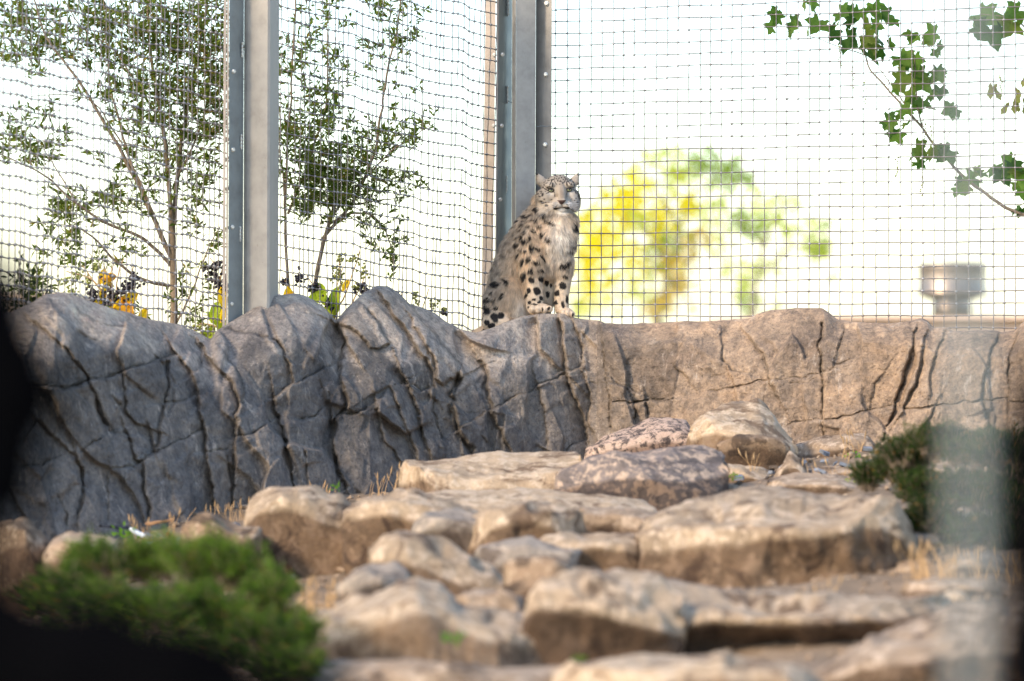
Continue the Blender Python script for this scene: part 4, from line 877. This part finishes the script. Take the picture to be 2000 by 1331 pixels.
for y, x in ((108, 966), (246, 965)): bolt(p2, x, y, 15.3, .0075)
for y, x in ((15, 992.5), (185, 991), (360, 989)): weld(p2, x, y-17, y+17, 15.19)
V, F = tube(P(np.linspace(1046, 1079, 12), 247+.8*np.sin(np.arange(12)*1.2), 15.07), .0014, 4); child('tie_wire', V, F, M['galv_dark'], p2)
V, F = tube(P(np.linspace(978, 1002, 9), 200+1.5*np.sin(np.arange(9)), np.linspace(15.05, 15.22, 9)), .0014, 4); child('tie_wire', V, F, M['galv_dark'], p2)

# ------------------------------------------------------------------ far background
def far_tree(x0, Y, label, blobs, trunkpts, cat='tree'):
    r = empty('garden_tree', P(x0, 650+1.4*FPX/Y, Y).tolist(), label, 'tree', 'blurred garden trees beyond the square mesh')
    C = []; cc = []
    for x, y, rad, c, dens in blobs:
        n = int(dens*rad*rad*.13); a = RNG.normal(size=(n, 2))*rad*.50
        C.append(P(x+a[:, 0], y+a[:, 1], Y+RNG.normal(size=n)*2)); cc.append(np.tile(np.array(c), (n, 1))*RNG.uniform(.8, 1.2, (n, 1)))
    C = np.concatenate(C); cc = np.concatenate(cc); n = len(C)
    V, F = leaves(C, RNG.normal(size=(n, 3)), RNG.uniform(.16, .30, n), RNG.uniform(.12, .22, n)); child('crown', V, F, M['leafb'], r, False, np.repeat(cc, 4, 0))
    V, F = limb(trunkpts[0], Y, .11, .07); child('trunk', V, F, M['bark'], r, True)
    V, F = joinVF([limb(t, Y, .07, .03) for t in trunkpts[1:]]); child('branches', V, F, M['bark'], r, True)
yl = (.74, .62, .015); yg = (.52, .56, .10); gg = (.26, .35, .07); og = (.62, .44, .12)
far_tree(1290, 110, 'blurred bright yellow tree beyond the square mesh beside the leopard',
  [(1150,560,34,yl,.5),(1142,430,30,yl,.8),(1168,480,44,yl,1),(1150,520,30,yl,.9),(1205,400,46,yl,.9),(1240,360,40,yl,.7),(1272,300,26,yg,.4),(1312,290,18,yg,.3),(1320,340,45,yg,.8),(1370,320,36,gg,.8),(1420,338,36,gg,1),(1456,350,20,gg,.8),
   (1280,430,48,yl,.6),(1300,470,45,gg,.5),(1340,400,35,yl,.7),(1362,465,34,og,.5),(1330,500,36,og,.5),(1290,520,26,gg,.4),(1240,430,35,yg,.6),(1250,560,60,yg,.22),(1330,560,34,og,.5),(1180,590,36,yl,.3),(1230,500,44,yl,.5),(1310,520,40,og,.5),(1280,600,30,og,.5),(1380,420,36,yg,.35),(1290,600,22,og,.8),(1140,600,30,yg,.4),(1200,550,40,yl,.2)],
  [[(1285,800),(1285,640),(1290,590),(1310,520),(1330,450)],[(1310,520),(1260,450),(1200,420)],[(1330,450),(1340,390),(1400,340)],[(1290,590),(1340,520),(1370,470)],[(1330,450),(1290,380),(1270,310)]])
far_tree(1480, 120, 'blurred pale green tree standing right of the bright yellow tree',
  [(1440,430,32,gg,.6),(1485,405,44,yg,.5),(1540,390,32,yg,.35),(1475,440,36,gg,.6),(1600,490,28,yg,1.1),(1603,485,20,gg,1),(1625,440,18,gg,.3),(1530,440,34,yg,.35),(1400,470,36,yg,.4),(1420,520,34,yg,.3),(1560,460,36,yg,.3),(1400,400,30,yg,.5),(1590,440,26,yg,.3),(1510,600,30,yg,.2),(1470,530,38,yg,.4),(1520,510,38,yg,.2),(1460,590,30,gg,.6),(1450,560,25,yg,.5),(1630,540,16,yg,.25)],
  [[(1470,800),(1468,640),(1475,560),(1490,480)],[(1490,480),(1450,440),(1430,420)],[(1480,540),(1550,480),(1600,480)],[(1490,480),(1520,420),(1550,390)]])
def box(x0, x1, y0, y1, z0, z1):
    V = [(x, y, z) for x in (x0, x1) for y in (y0, y1) for z in (z0, z1)]
    return V, [(0, 1, 3, 2), (4, 6, 7, 5), (0, 4, 5, 1), (2, 3, 7, 6), (0, 2, 6, 4), (1, 5, 7, 3)]
rb = empty('flat_roofed_building', (4.2, 34, -1.0), 'low peach walled building with a flat roof beyond the square mesh', 'building')
V, F = box(2.3, 9, 31, 40, -1.0, .10); child('wall', V, F, M['roof'], rb)
V, F = box(2.2, 9.1, 30.9, 40.1, .105, .15); child('roof', V, F, M['roof'], rb)
rb = empty('flat_roofed_building', (-7, 34, -1.0), 'low peach walled building glimpsed behind the mesh at the shaded side', 'building')
V, F = box(-10, -4.0, 31, 36, -1.0, .28); child('wall', V, F, M['roof'], rb)
V, F = box(-10.1, -3.9, 30.9, 36.1, .285, .34); child('roof', V, F, M['roof'], rb)
vn = empty('roof_vent', P(1858, 640, 60).tolist(), 'shiny steel roof vent with a wide cowl on a short pipe beyond the square mesh', 'vent')
def lathe(prof, px, Y, k=28):
    V = []; s = Y/FPX; cx = (px-1000)*s
    for rr, py in prof:
        for j in range(k):
            a = j/k*2*math.pi; V.append((cx+rr*s*math.cos(a), Y+rr*s*math.sin(a), -(py-HZ)*s))
    F = [(i*k+j, i*k+(j+1) % k, (i+1)*k+(j+1) % k, (i+1)*k+j) for i in range(len(prof)-1) for j in range(k)]
    return V, F
V, F = lathe([(0, 512), (62, 514), (66, 518), (64, 523), (64, 566), (67, 570), (66, 576), (40, 586), (0, 586)], 1858, 60); child('cowl', V, F, M['vent'], vn, True)
V, F = lathe([(36, 586), (36, 600), (39, 602), (36, 605), (36, 640)], 1860, 60); child('pipe', V, F, M['vent'], vn, True)

# ------------------------------------------------------------------ close, out-of-focus foreground
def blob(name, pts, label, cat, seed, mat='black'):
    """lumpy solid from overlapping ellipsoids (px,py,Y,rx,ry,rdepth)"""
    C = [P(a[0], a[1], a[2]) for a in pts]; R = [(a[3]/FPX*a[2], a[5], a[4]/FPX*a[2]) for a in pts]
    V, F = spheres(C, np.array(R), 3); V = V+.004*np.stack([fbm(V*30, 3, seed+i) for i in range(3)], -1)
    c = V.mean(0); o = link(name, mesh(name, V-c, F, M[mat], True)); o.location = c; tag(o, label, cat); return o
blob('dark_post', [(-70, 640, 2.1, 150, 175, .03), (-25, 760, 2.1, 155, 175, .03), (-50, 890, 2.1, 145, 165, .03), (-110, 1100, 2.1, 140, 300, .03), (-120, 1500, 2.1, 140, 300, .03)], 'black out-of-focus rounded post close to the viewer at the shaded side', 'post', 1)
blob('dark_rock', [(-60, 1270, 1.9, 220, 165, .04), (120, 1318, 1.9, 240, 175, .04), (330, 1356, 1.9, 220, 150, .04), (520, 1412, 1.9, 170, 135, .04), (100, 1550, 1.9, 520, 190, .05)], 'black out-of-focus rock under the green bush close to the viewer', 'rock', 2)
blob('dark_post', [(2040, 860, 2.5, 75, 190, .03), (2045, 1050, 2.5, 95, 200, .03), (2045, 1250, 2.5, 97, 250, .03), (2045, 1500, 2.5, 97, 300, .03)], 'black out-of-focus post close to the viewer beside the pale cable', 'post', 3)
V, F = tube([P(1893, y, 2.1) for y in np.linspace(-400, 1900, 30)], .0062, 10)
c = V.mean(0); o = link('steel_cable', mesh('steel_cable', V-c, F, M['galv_dark'], True)); o.location = c; tag(o, 'pale steel cable, blurred to a soft vertical streak close to the viewer', 'cable')

#LEOPARD
# ------------------------------------------------------------------ snow leopard
LY = 14.93; LS = LY/FPX
LO = P(1035, 640, LY)
def lp(px, py, dy): 
    px, py, dy = np.broadcast_arrays(np.asarray(px, float), np.asarray(py, float), np.asarray(dy, float))
    return np.stack([(px-1000)*LS, LY+dy*LS, -(py-HZ)*LS], -1)
def chain(js, step=.22):
    C, R = [], []
    for a, b in zip(js[:-1], js[1:]):
        a = np.array(a, float); b = np.array(b, float); L = np.linalg.norm(a[:3]-b[:3]); n = max(2, int(L/(step*min(a[3], b[3]))))
        for t in np.linspace(0, 1, n):
            q = a*(1-t)+b*t; C.append(lp(*q[:3])); R.append((q[3]*LS,)*3)
    return C, R
C, R = [], []
def add(js, step=.22):
    c, r_ = chain(js, step); C.extend(c); R.extend(r_)
def ell(x, y, d, rx, ry, rd): C.append(lp(x, y, d)); R.append((rx*LS, rd*LS, ry*LS))
add([(990,596,18,42),(1002,545,14,46),(1024,500,6,50),(1050,462,-2,50),(1070,432,-8,44),(1084,402,-12,34)])      # trunk and neck
add([(1064,520,-18,36),(1083,475,-28,41),(1094,438,-26,34)])                                                 # chest
add([(1036,478,-34,30),(1040,510,-46,27),(1041,545,-50,20),(1043,575,-48,17.5),(1045,600,-48,16.5)])              # near foreleg
ell(1054,603,-60,20,10,20); 
for i, (x, y) in enumerate([(1040,605),(1050,607),(1062,606),(1072,604)]): ell(x, y, -76+abs(i-1.5)*3, 6.8, 6.5, 10)
add([(1088,480,-34,28),(1097,515,-34,22),(1099,550,-32,16),(1096,580,-32,14.5),(1097,604,-34,13.5)])              # far foreleg
ell(1104,610,-42,15,8,18)
for x, y in [(1098,612),(1107,613),(1116,614)]: ell(x, y, -58, 6, 6, 9)
ell(988,592,-30,42,48,28); ell(1000,575,-26,34,34,26); ell(972,622,-36,30,24,26); add([(962,630,-40,20),(985,636,-56,16),(1006,636,-66,12)])   # haunch, hind foot
ell(1018,600,-20,24,36,24)
add([(965,640,30,14),(935,652,40,11),(905,668,60,10)])                                                        # tail, mostly behind the crest
ell(1068,560,-6,24,48,22); ell(1072,520,-16,26,40,24)
# head
ell(1091,371,-16,34,28,32); ell(1091,362,-22,27,20,22)
ell(1066,388,-26,20,19,22); ell(1115,388,-22,18,20,22); ell(1058,396,-14,17,20,20); ell(1120,396,-12,14,20,18)
ell(1096,399,-42,19,13,20); ell(1088,402,-55,11.5,7.5,9); ell(1105.5,401.5,-54,11,7.5,9)
add([(1094,364,-37,10),(1096,380,-49,8.5),(1097,390,-60,6.8)], .15); ell(1097,394.5,-65,7.5,4.2,4.5); ell(1097,412,-46,11,7,10)
ell(1074,364,-43,11,5.5,8); ell(1111,363,-40,10,5.5,8); ell(1064,398,-26,18,15,18); ell(1116,397,-22,16,16,18); ell(1076,388,-38,10,8,9); ell(1110,387,-36,9,8,9)
for sx, x, x1 in ((-1, 1059, 1049.5), (1, 1121, 1128.5)):
    for t in np.linspace(0, 1, 10): ell(x+(x1-x)*t, 356-16*t, -10+2*t, 8.5*(1-t)**.8+1.3, 8*(1-t)+2.0, 4*(1-t)+1.6)
V, F = spheres(C, np.array(R), 3)
me0 = mesh('tmp', V-LO, F); ob = link('tmp', me0)
m = ob.modifiers.new('r', 'REMESH'); m.mode = 'VOXEL'; m.voxel_size = 1.25*LS; m.use_smooth_shade = True
m = ob.modifiers.new('s', 'SMOOTH'); m.factor = .5; m.iterations = 5
bpy.context.view_layer.update()
dg = bpy.context.evaluated_depsgraph_get(); ev = ob.evaluated_get(dg)
body = bpy.data.meshes.new_from_object(ev); body.name = 'snow_leopard'
bpy.data.objects.remove(ob)
nV = len(body.vertices); BV = np.empty(nV*3); body.vertices.foreach_get('co', BV); BV = BV.reshape(-1, 3)
BN = np.empty(nV*3); body.vertices.foreach_get('normal', BN); BN = BN.reshape(-1, 3)

S1 = [(475,745,14,26,10),(523,727,13,24,-10),(567,750,20,16,30),(537,815,20,20,0),(480,848,17,28,8),(540,888,20,24,-20),(612,880,16,24,0),(605,805,22,12,0),(519,972,13,20,0),(580,975,22,28,-25),(500,1000,10,18,-25),
 (558,1040,15,10,0),(613,1028,12,15,10),(522,1062,12,9,0),(600,1058,14,8,0),(558,1077,20,6,0),(518,1098,6,8,0),
 (790,765,34,17,-20),(797,855,20,14,20),(778,935,24,22,0),(735,993,17,20,20),(725,1063,12,14,0),(778,1080,12,24,-8),(808,1035,8,28,0),(822,740,18,8,0),
 (272,920,30,18,10),(320,1005,15,22,35),(352,905,22,12,25),(235,985,13,9,0),(212,1033,24,12,0),(200,1110,26,38,-15),(270,1100,17,20,-15),(260,1178,24,32,-10),(307,1163,22,20,0),(202,1215,18,20,0),(235,1240,26,18,-10),(160,1182,13,8,0),(178,1272,10,8,0),(255,1045,10,14,-40),
 (620,538,22,17,15),(668,578,20,13,30),(553,520,19,13,0),(548,498,14,8,0),(600,472,20,8,0),(480,590,22,15,20),(465,560,8,18,10),(517,572,9,20,10),(430,612,12,18,10),(535,640,12,30,5),(572,642,24,12,20),(485,664,15,11,0),(457,655,9,8,0),(440,690,8,20,10),
 (617,712,30,9,50),(630,398,20,9,25),(680,440,38,10,28),(575,355,18,12,40),(655,325,10,9,0),(700,377,20,11,20),(572,425,24,9,15),(500,398,22,9,10),(440,432,14,9,0),(475,465,14,8,10),(515,480,12,8,0),(490,435,12,7,0),(545,390,12,7,20),(520,345,8,7,0),(450,500,12,8,0),(490,520,8,14,0),
 (865,492,22,15,-10),(870,455,7,25,-10),(855,620,22,8,-15),(880,600,6,20,0),(860,400,8,9,0),(845,660,14,7,0),(395,480,12,7,0),(410,530,10,9,0),(430,560,10,8,0),(840,352,9,9,0),(620,300,14,7,30),(560,310,9,6,0),
 (655,915,14,22,0),(665,1000,14,20,0),(690,930,10,14,0),(620,1118,6,12,0),(668,1110,8,12,0),(855,1155,6,10,0),(660,665,12,6,30)]
FAINT = [(300,825,20,16,0),(250,800,12,16,0),(330,700,16,12,0),(290,650,14,12,0),(360,600,16,12,0),(330,560,12,10,0),(370,520,12,8,0),(280,750,12,14,0),(380,660,14,10,0),(250,870,10,18,0),(815,660,16,7,0),(400,820,10,12,0),(300,720,9,9,0),(345,480,10,8,0)]
H1 = [(635,447,44,31,0),(922,438,38,29,0),(655,358,11,34,8),(886,345,11,34,-8),(625,330,7,40,25),(700,320,6,38,-30),(660,268,32,7,-10),(852,300,6,34,20),(920,318,6,34,-30),(880,262,26,7,10),(585,395,30,6,-20),(560,440,26,7,25),
 (610,418,52,5,-3),(660,470,30,5,20),(925,410,60,6,-6),(990,402,22,8,-20),(905,468,30,5,-18),(575,490,26,6,-25),(530,420,12,8,0),(545,470,8,10,0),(690,520,5,30,0),(885,500,5,26,0),
 (495,520,14,30,20),(450,550,14,12,0),(540,640,14,7,0),(560,690,24,12,10),(475,640,18,7,40),(1070,520,9,62,-12),(1030,480,8,30,-20),(1058,632,18,9,0),(1035,575,8,8,0),(1010,612,8,8,0),(955,350,12,12,0),(1000,440,20,6,20),(420,420,12,24,-40),(1085,580,7,24,0),
 (695,660,36,4,5),(700,692,42,5,0),(690,718,34,5,-12),(640,640,12,4,0),(915,648,30,4,-10),(905,682,36,5,-4),(925,706,28,5,8),(975,745,18,14,20),(700,748,34,15,5),(895,738,32,13,-8),(750,742,44,6,-8),(850,730,44,6,6),
 (570,205,16,7,0),(590,250,12,9,20),(632,208,14,9,0),(660,180,14,6,0),(700,205,14,8,0),(690,245,9,8,0),(745,190,12,7,0),(780,205,10,8,0),(810,180,22,8,10),(850,200,18,8,20),(905,205,12,8,0),(760,250,8,14,30),(800,240,10,10,0),(740,290,7,18,0),(790,300,6,18,-20),(820,330,8,14,20),
 (560,330,16,7,-30),(520,360,8,14,0),(600,290,9,8,0),(540,290,9,7,0),(960,260,12,8,0),(990,310,8,16,-20),(1010,360,7,20,-20),(770,350,12,7,0),(610,225,10,8,0),(725,225,10,7,0),(850,240,12,6,0),(930,240,9,8,0),(740,160,14,5,0),(505,400,7,14,10)]
H1 += [(640,290,12,9,0),(580,290,10,8,0),(720,260,10,9,0),(770,300,9,8,0),(830,270,9,8,0),(895,300,10,8,0),(940,290,10,8,0),(520,310,9,9,0),(700,160,12,7,0),(640,160,12,7,0),(870,170,12,7,0),(790,150,12,7,0),(590,450,20,9,-20),(480,470,10,14,20),(430,500,9,12,0),(520,590,12,9,0),(1060,450,8,20,-20),(1045,400,8,14,-20),(640,600,14,5,10),(960,590,12,5,-10),(600,640,12,6,10)]
EARB = [(400,155,20,34,-25),(1085,158,20,34,25)]
def spots(x, y, lst, s, ox, oy, jit=0.0):
    v = np.zeros(x.shape)
    cx = (x-ox)*s; cy = (y-oy)*s; g_ = 1.22 if s < 5 else 1.18
    for a in lst:
        th = math.radians(a[4]); dx, dy = cx-a[0], cy-a[1]
        u = (dx*math.cos(th)+dy*math.sin(th))/a[2]; w_ = (-dx*math.sin(th)+dy*math.cos(th))/a[3]
        q = np.sqrt(u*u+w_*w_); v = np.maximum(v, np.clip((1.18-q/g_)/.30, 0, 1))
    return v
def sm(a, b, x): t = np.clip((x-a)/(b-a), 0, 1); return t*t*(3-2*t)
def fur_color(W_, N):
    """albedo of the coat at world points W_"""
    x = W_[:, 0]/LS+1000; y = HZ-W_[:, 2]/LS; d = (W_[:, 1]-LY)/LS
    jn = np.stack([fbm(W_*70, 2, 31), fbm(W_*70, 2, 32)], -1)
    xj, yj = x+1.3*jn[:, 0], y+1.3*jn[:, 1]
    base = np.tile(np.array((.72, .56, .395)), (len(x), 1))
    t = sm(1015, 960, x)*sm(640, 560, y); back = np.array((.50, .41, .32)); base = base*(1-t[:, None])+back*t[:, None]
    t = sm(0, 25, (1062-x)-.55*(y-430))*sm(560, 480, y)*sm(395, 410, y); t2 = t*.75; base = base*(1-t2[:, None])+back*t2[:, None]
    ch = np.exp(-(((x-1092)/26)**2+((y-470)/62)**2)); white = np.array((.82, .76, .68)); base = base*(1-ch[:, None])+white*ch[:, None]
    be = np.exp(-(((x-1018)/14)**2+((y-605)/26)**2)); base = base*(1-be[:, None])+white*be[:, None]
    leg = sm(500, 545, y)*sm(1030, 1040, x); base = base*(1-.5*leg[:, None])+np.array((.68, .57, .45))*.5*leg[:, None]
    hd = sm(432, 418, y)*sm(1042, 1052, x)*(d < 8)
    face = np.array((.37, .315, .255)); base = base*(1-hd[:, None])+face*hd[:, None]
    for (ex, ey, rx, ry, c) in ((1074,380,8,3.5,(.52,.48,.42)),(1113,379,7,3.5,(.5,.46,.41)),(1087,403,10,5,(.60,.55,.49)),(1107,402,9,5,(.60,.55,.49)),(1097,416,9,7,(.72,.68,.62)),(1096,381,5.5,14,(.20,.155,.12)),(1062,405,14,10,(.55,.45,.34)),(1124,395,9,14,(.46,.42,.38)),(1095,362,8,8,(.30,.25,.20)),(1056,352,6,6,(.42,.35,.28)),(1122,352,6,6,(.42,.35,.28)),(1093,349,26,8,(.24,.21,.175))):
        g_ = np.exp(-(((x-ex)/rx)**2+((y-ey)/ry)**2)**1.3)*hd; base = base*(1-.85*g_[:, None])+np.array(c)*.85*g_[:, None]
    s1 = spots(xj, yj, S1, 3.913, 900, 320)*(1-hd*sm(1062, 1070, x)); 
    f1 = spots(xj, yj, FAINT, 3.913, 900, 320)*.45
    h1 = spots(x+.35*jn[:, 0], y+.35*jn[:, 1], H1, 8.319, 1000, 320)*hd; e1 = spots(x, y, EARB, 8.319, 1000, 320)*(y < 352)
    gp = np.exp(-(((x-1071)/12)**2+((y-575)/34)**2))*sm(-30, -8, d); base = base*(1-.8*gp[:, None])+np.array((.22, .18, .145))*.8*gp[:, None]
    # nose
    cx = (x-1000)*8.319; cy = (y-320)*8.319
    nose = ((cy > 612)*(cy < 690)*(np.abs(cx-798) < 76-(cy-612)*.86))*hd; ml = ((np.abs(cx-802) < 5)*(cy >= 685)*(cy < 716))*hd
    nc = np.array((.075, .04, .035))
    sp = np.clip(np.maximum.reduce([s1, f1, h1, e1, ml*1.0]), 0, 1)
    # away from the camera: rosettes from noise
    far = sm(-.05, .35, N[:, 1]); rn = fbm(W_*17, 2, 77); ros = sm(.42, .55, np.abs(rn+.15))*far
    sp = np.maximum(sp*(1-far*.8), ros*.85)
    col = base*(1+.16*fbm(W_*45, 3, 50)[:, None])
    col = col*(1-sp[:, None])+np.array((.018, .014, .012))*sp[:, None]
    col = col*(1-nose[:, None])+nc*nose[:, None]
    return np.clip(col, 0, 1)
fm, nd, lk, b = new_mat('coat', .85); at = nd.new('ShaderNodeAttribute'); at.attribute_name = 'col'; lk.new(at.outputs['Color'], b.inputs['Base Color'])
bump(nd, lk, b, noise(nd, lk, coord(nd, lk), 260, 3, .7), .5, .003)
c = fur_color(BV+LO, BN); a = body.color_attributes.new('col', 'FLOAT_COLOR', 'POINT'); a.data.foreach_set('color', np.c_[c, np.ones(nV)].ravel())
body.materials.clear(); body.materials.append(fm)
leo = link('snow_leopard', body); leo.location = LO
tag(leo, 'snow leopard with black spots sitting upright on the rock wall, head turned to the viewer', 'snow leopard')
# fur
import bmesh
body.calc_loop_triangles(); nt = len(body.loop_triangles); tri = np.empty(nt*3, dtype=np.int32); body.loop_triangles.foreach_get('vertices', tri); tri = tri.reshape(-1, 3)
A_, B2, C_ = BV[tri[:, 0]], BV[tri[:, 1]], BV[tri[:, 2]]; area = np.linalg.norm(np.cross(B2-A_, C_-A_), axis=1)/2
NF = 120000; pr = area/area.sum(); idx = RNG.choice(nt, NF, p=pr); r1 = np.sqrt(RNG.uniform(size=NF))[:, None]; r2 = RNG.uniform(size=NF)[:, None]
RP = A_[idx]*(1-r1)+B2[idx]*r1*(1-r2)+C_[idx]*r1*r2; RN = BN[tri[idx, 0]]; RN /= np.linalg.norm(RN, axis=1)[:, None]+1e-9
WP = RP+LO; x = WP[:, 0]/LS+1000; y = HZ-WP[:, 2]/LS; dep = (WP[:, 1]-LY)/LS
head = sm(425, 412, y)*sm(1045, 1055, x)
leg = np.maximum(sm(525, 550, y)*sm(1024, 1030, x), sm(590, 620, y)*sm(1000, 990, x))
Lpx = 11.5*(1-leg)*(1-head)+3.4*leg*(1-head)+1.7*head
Lpx += 4*np.exp(-(((x-1090)/34)**2+((y-470)/60)**2))*(1-head)+4*np.exp(-(((x-1015)/22)**2+((y-590)/40)**2))*(1-leg)
rf = head*sm(22, 40, np.hypot(x-1094, (y-378)*.9)); Lpx += 4.0*rf*(y > 358)
muz = head*np.exp(-(((x-1097)/18)**2+((y-392)/20)**2)); Lpx *= 1-.7*muz; Lpx = Lpx*RNG.uniform(.6, 1.25, NF)
flow = np.tile(np.array((-.12, 0, -1.0)), (NF, 1)); flow[:, 0] += .35*fbm(WP*14, 2, 91); flow[:, 2] += .3*fbm(WP*14, 2, 92); flow += .42*np.stack([fbm(WP*48, 2, 93), fbm(WP*48, 2, 94), fbm(WP*48, 2, 95)], -1)
bs = sm(1030, 980, x)*(1-leg); flow[:, 0] -= .35*bs
cs = np.exp(-(((x-1095)/30)**2+((y-460)/50)**2)); flow[:, 0] += .25*cs*np.sign(x-1085)
hf = np.stack([x-1097, np.zeros(NF), -(y-392)], -1); hf /= np.linalg.norm(hf, axis=1)[:, None]+1e-6; hf[:, 1] = .5
flow = flow*(1-head[:, None])+hf*head[:, None]
flow -= (flow*RN).sum(1)[:, None]*RN; flow /= np.linalg.norm(flow, axis=1)[:, None]+1e-6
lift = .46*(1-head)+.30*head
D1 = flow+RN*lift[:, None]+RNG.normal(size=(NF, 3))*.16; D1 /= np.linalg.norm(D1, axis=1)[:, None]
D2 = D1+np.array([0, 0, -.35])*(1-head[:, None])+RNG.normal(size=(NF, 3))*.12; D2 /= np.linalg.norm(D2, axis=1)[:, None]
L = (Lpx*LS)[:, None]; side = np.cross(D1, RN+RNG.normal(size=(NF, 3))*.5); side /= np.linalg.norm(side, axis=1)[:, None]+1e-6
wd = (.34*LS*(1-.35*head))[:, None]*RNG.uniform(.7, 1.3, (NF, 1))
keep = (np.hypot(x-1075.5, (y-373.8)*1.15) > 6.2)*(np.hypot(x-1111, (y-372.8)*1.15) > 6.0)*~((np.abs(x-1096) < 8)*(y > 393)*(y < 403)*(dep < -50))
p0 = RP-RN*.001; p1 = p0+D1*L*.5; p2 = p1+D2*L*.5
Vf = np.stack([p0-side*wd, p0+side*wd, p1+side*wd*.8, p1-side*wd*.8, p2], 1)[keep]
kc = fur_color(WP, RN)[keep]; tipv = RNG.uniform(.82, 1.18, (len(kc), 1))*(1+.22*fbm(WP[keep]*60, 2, 96)[:, None]); kc = np.clip(kc*np.where(kc.mean(1, keepdims=True) < .1, 1.0, tipv), 0, 1)
n = len(Vf); off = (np.arange(n)*5)[:, None]
T3 = np.concatenate([off+np.array([[0, 1, 2]]), off+np.array([[0, 2, 3]]), off+np.array([[3, 2, 4]])])
hm, nd, lk, b = new_mat('fur', .7); at = nd.new('ShaderNodeAttribute'); at.attribute_name = 'col'; lk.new(at.outputs['Color'], b.inputs['Base Color'])
tr_ = nd.new('ShaderNodeBsdfTranslucent'); lk.new(at.outputs['Color'], tr_.inputs[0]); ms = nd.new('ShaderNodeMixShader'); ms.inputs[0].default_value = .3
lk.new(b.outputs[0], ms.inputs[1]); lk.new(tr_.outputs[0], ms.inputs[2]); lk.new(ms.outputs[0], nd['Material Output'].inputs[0])
fo = link('fur', mesh('fur', Vf.reshape(-1, 3), T3, hm, False, np.repeat(kc, 5, 0)), leo)
# eyes, whiskers
def surf_y(px, py):
    m_ = (np.hypot(BV[:, 0]+LO[0]-(px-1000)*LS, BV[:, 2]+LO[2]+(py-HZ)*LS) < 2.5*LS)
    return BV[m_, 1].min()+LO[1]
em, nd, lk, b = new_mat('eye', .12)
for ex, ey in ((1075.5, 373.6), (1111, 372.6)):
    Y0 = surf_y(ex, ey); cen = np.array([(ex-1000)*LS, Y0+2.9*LS, -(ey-HZ)*LS])
    V, F = ico(4); dd = V-np.array([.05, -1, -.02]); ang = np.degrees(np.arccos(np.clip((V*np.array([.05, -.998, .0])).sum(1), -1, 1)))
    col = np.where((ang < 16)[:, None], np.array((.004, .004, .004)), np.where((ang < 44)[:, None], np.array((.24, .26, .14)), np.array((.02, .015, .012))))
    V = V*np.array((5.5, 5.0, 4.3))*LS
    o = link('eye', mesh('eye', V+cen-LO, F, em, True, col), leo)
    # upper lid
    a_ = np.linspace(-1, 1, 12); lid = [cen+np.array([q*5.4*LS, -4.6*LS*math.sqrt(max(.05, 1-q*q))-.0004, (1.9-1.6*q*q)*LS]) for q in a_]
    V, F = tube(lid, .0022, 6); link('eyelid', mesh('eyelid', V-LO, F, M['berry'], True), leo)
at = nd.new('ShaderNodeAttribute'); at.attribute_name = 'col'; lk.new(at.outputs['Color'], b.inputs['Base Color'])
wp = []
for sx in (-1, 1):
    for i in range(7):
        x0 = 1097+sx*(9+i*.7); y0 = 399+i*1.3; Y0 = surf_y(x0, y0)
        p = np.array([(x0-1000)*LS, Y0, -(y0-HZ)*LS]); q = p+np.array([sx*20*LS, .2*LS*10, (3-2.5*i)*LS]); r_ = q+np.array([sx*14*LS, 8*LS, (-3-1.5*i)*LS]); wp.append(tube([p, q, r_], [.0005, .0004, .0002], 3))
V, F = joinVF(wp); link('whiskers', mesh('whiskers', V-LO, F, M['white']), leo)
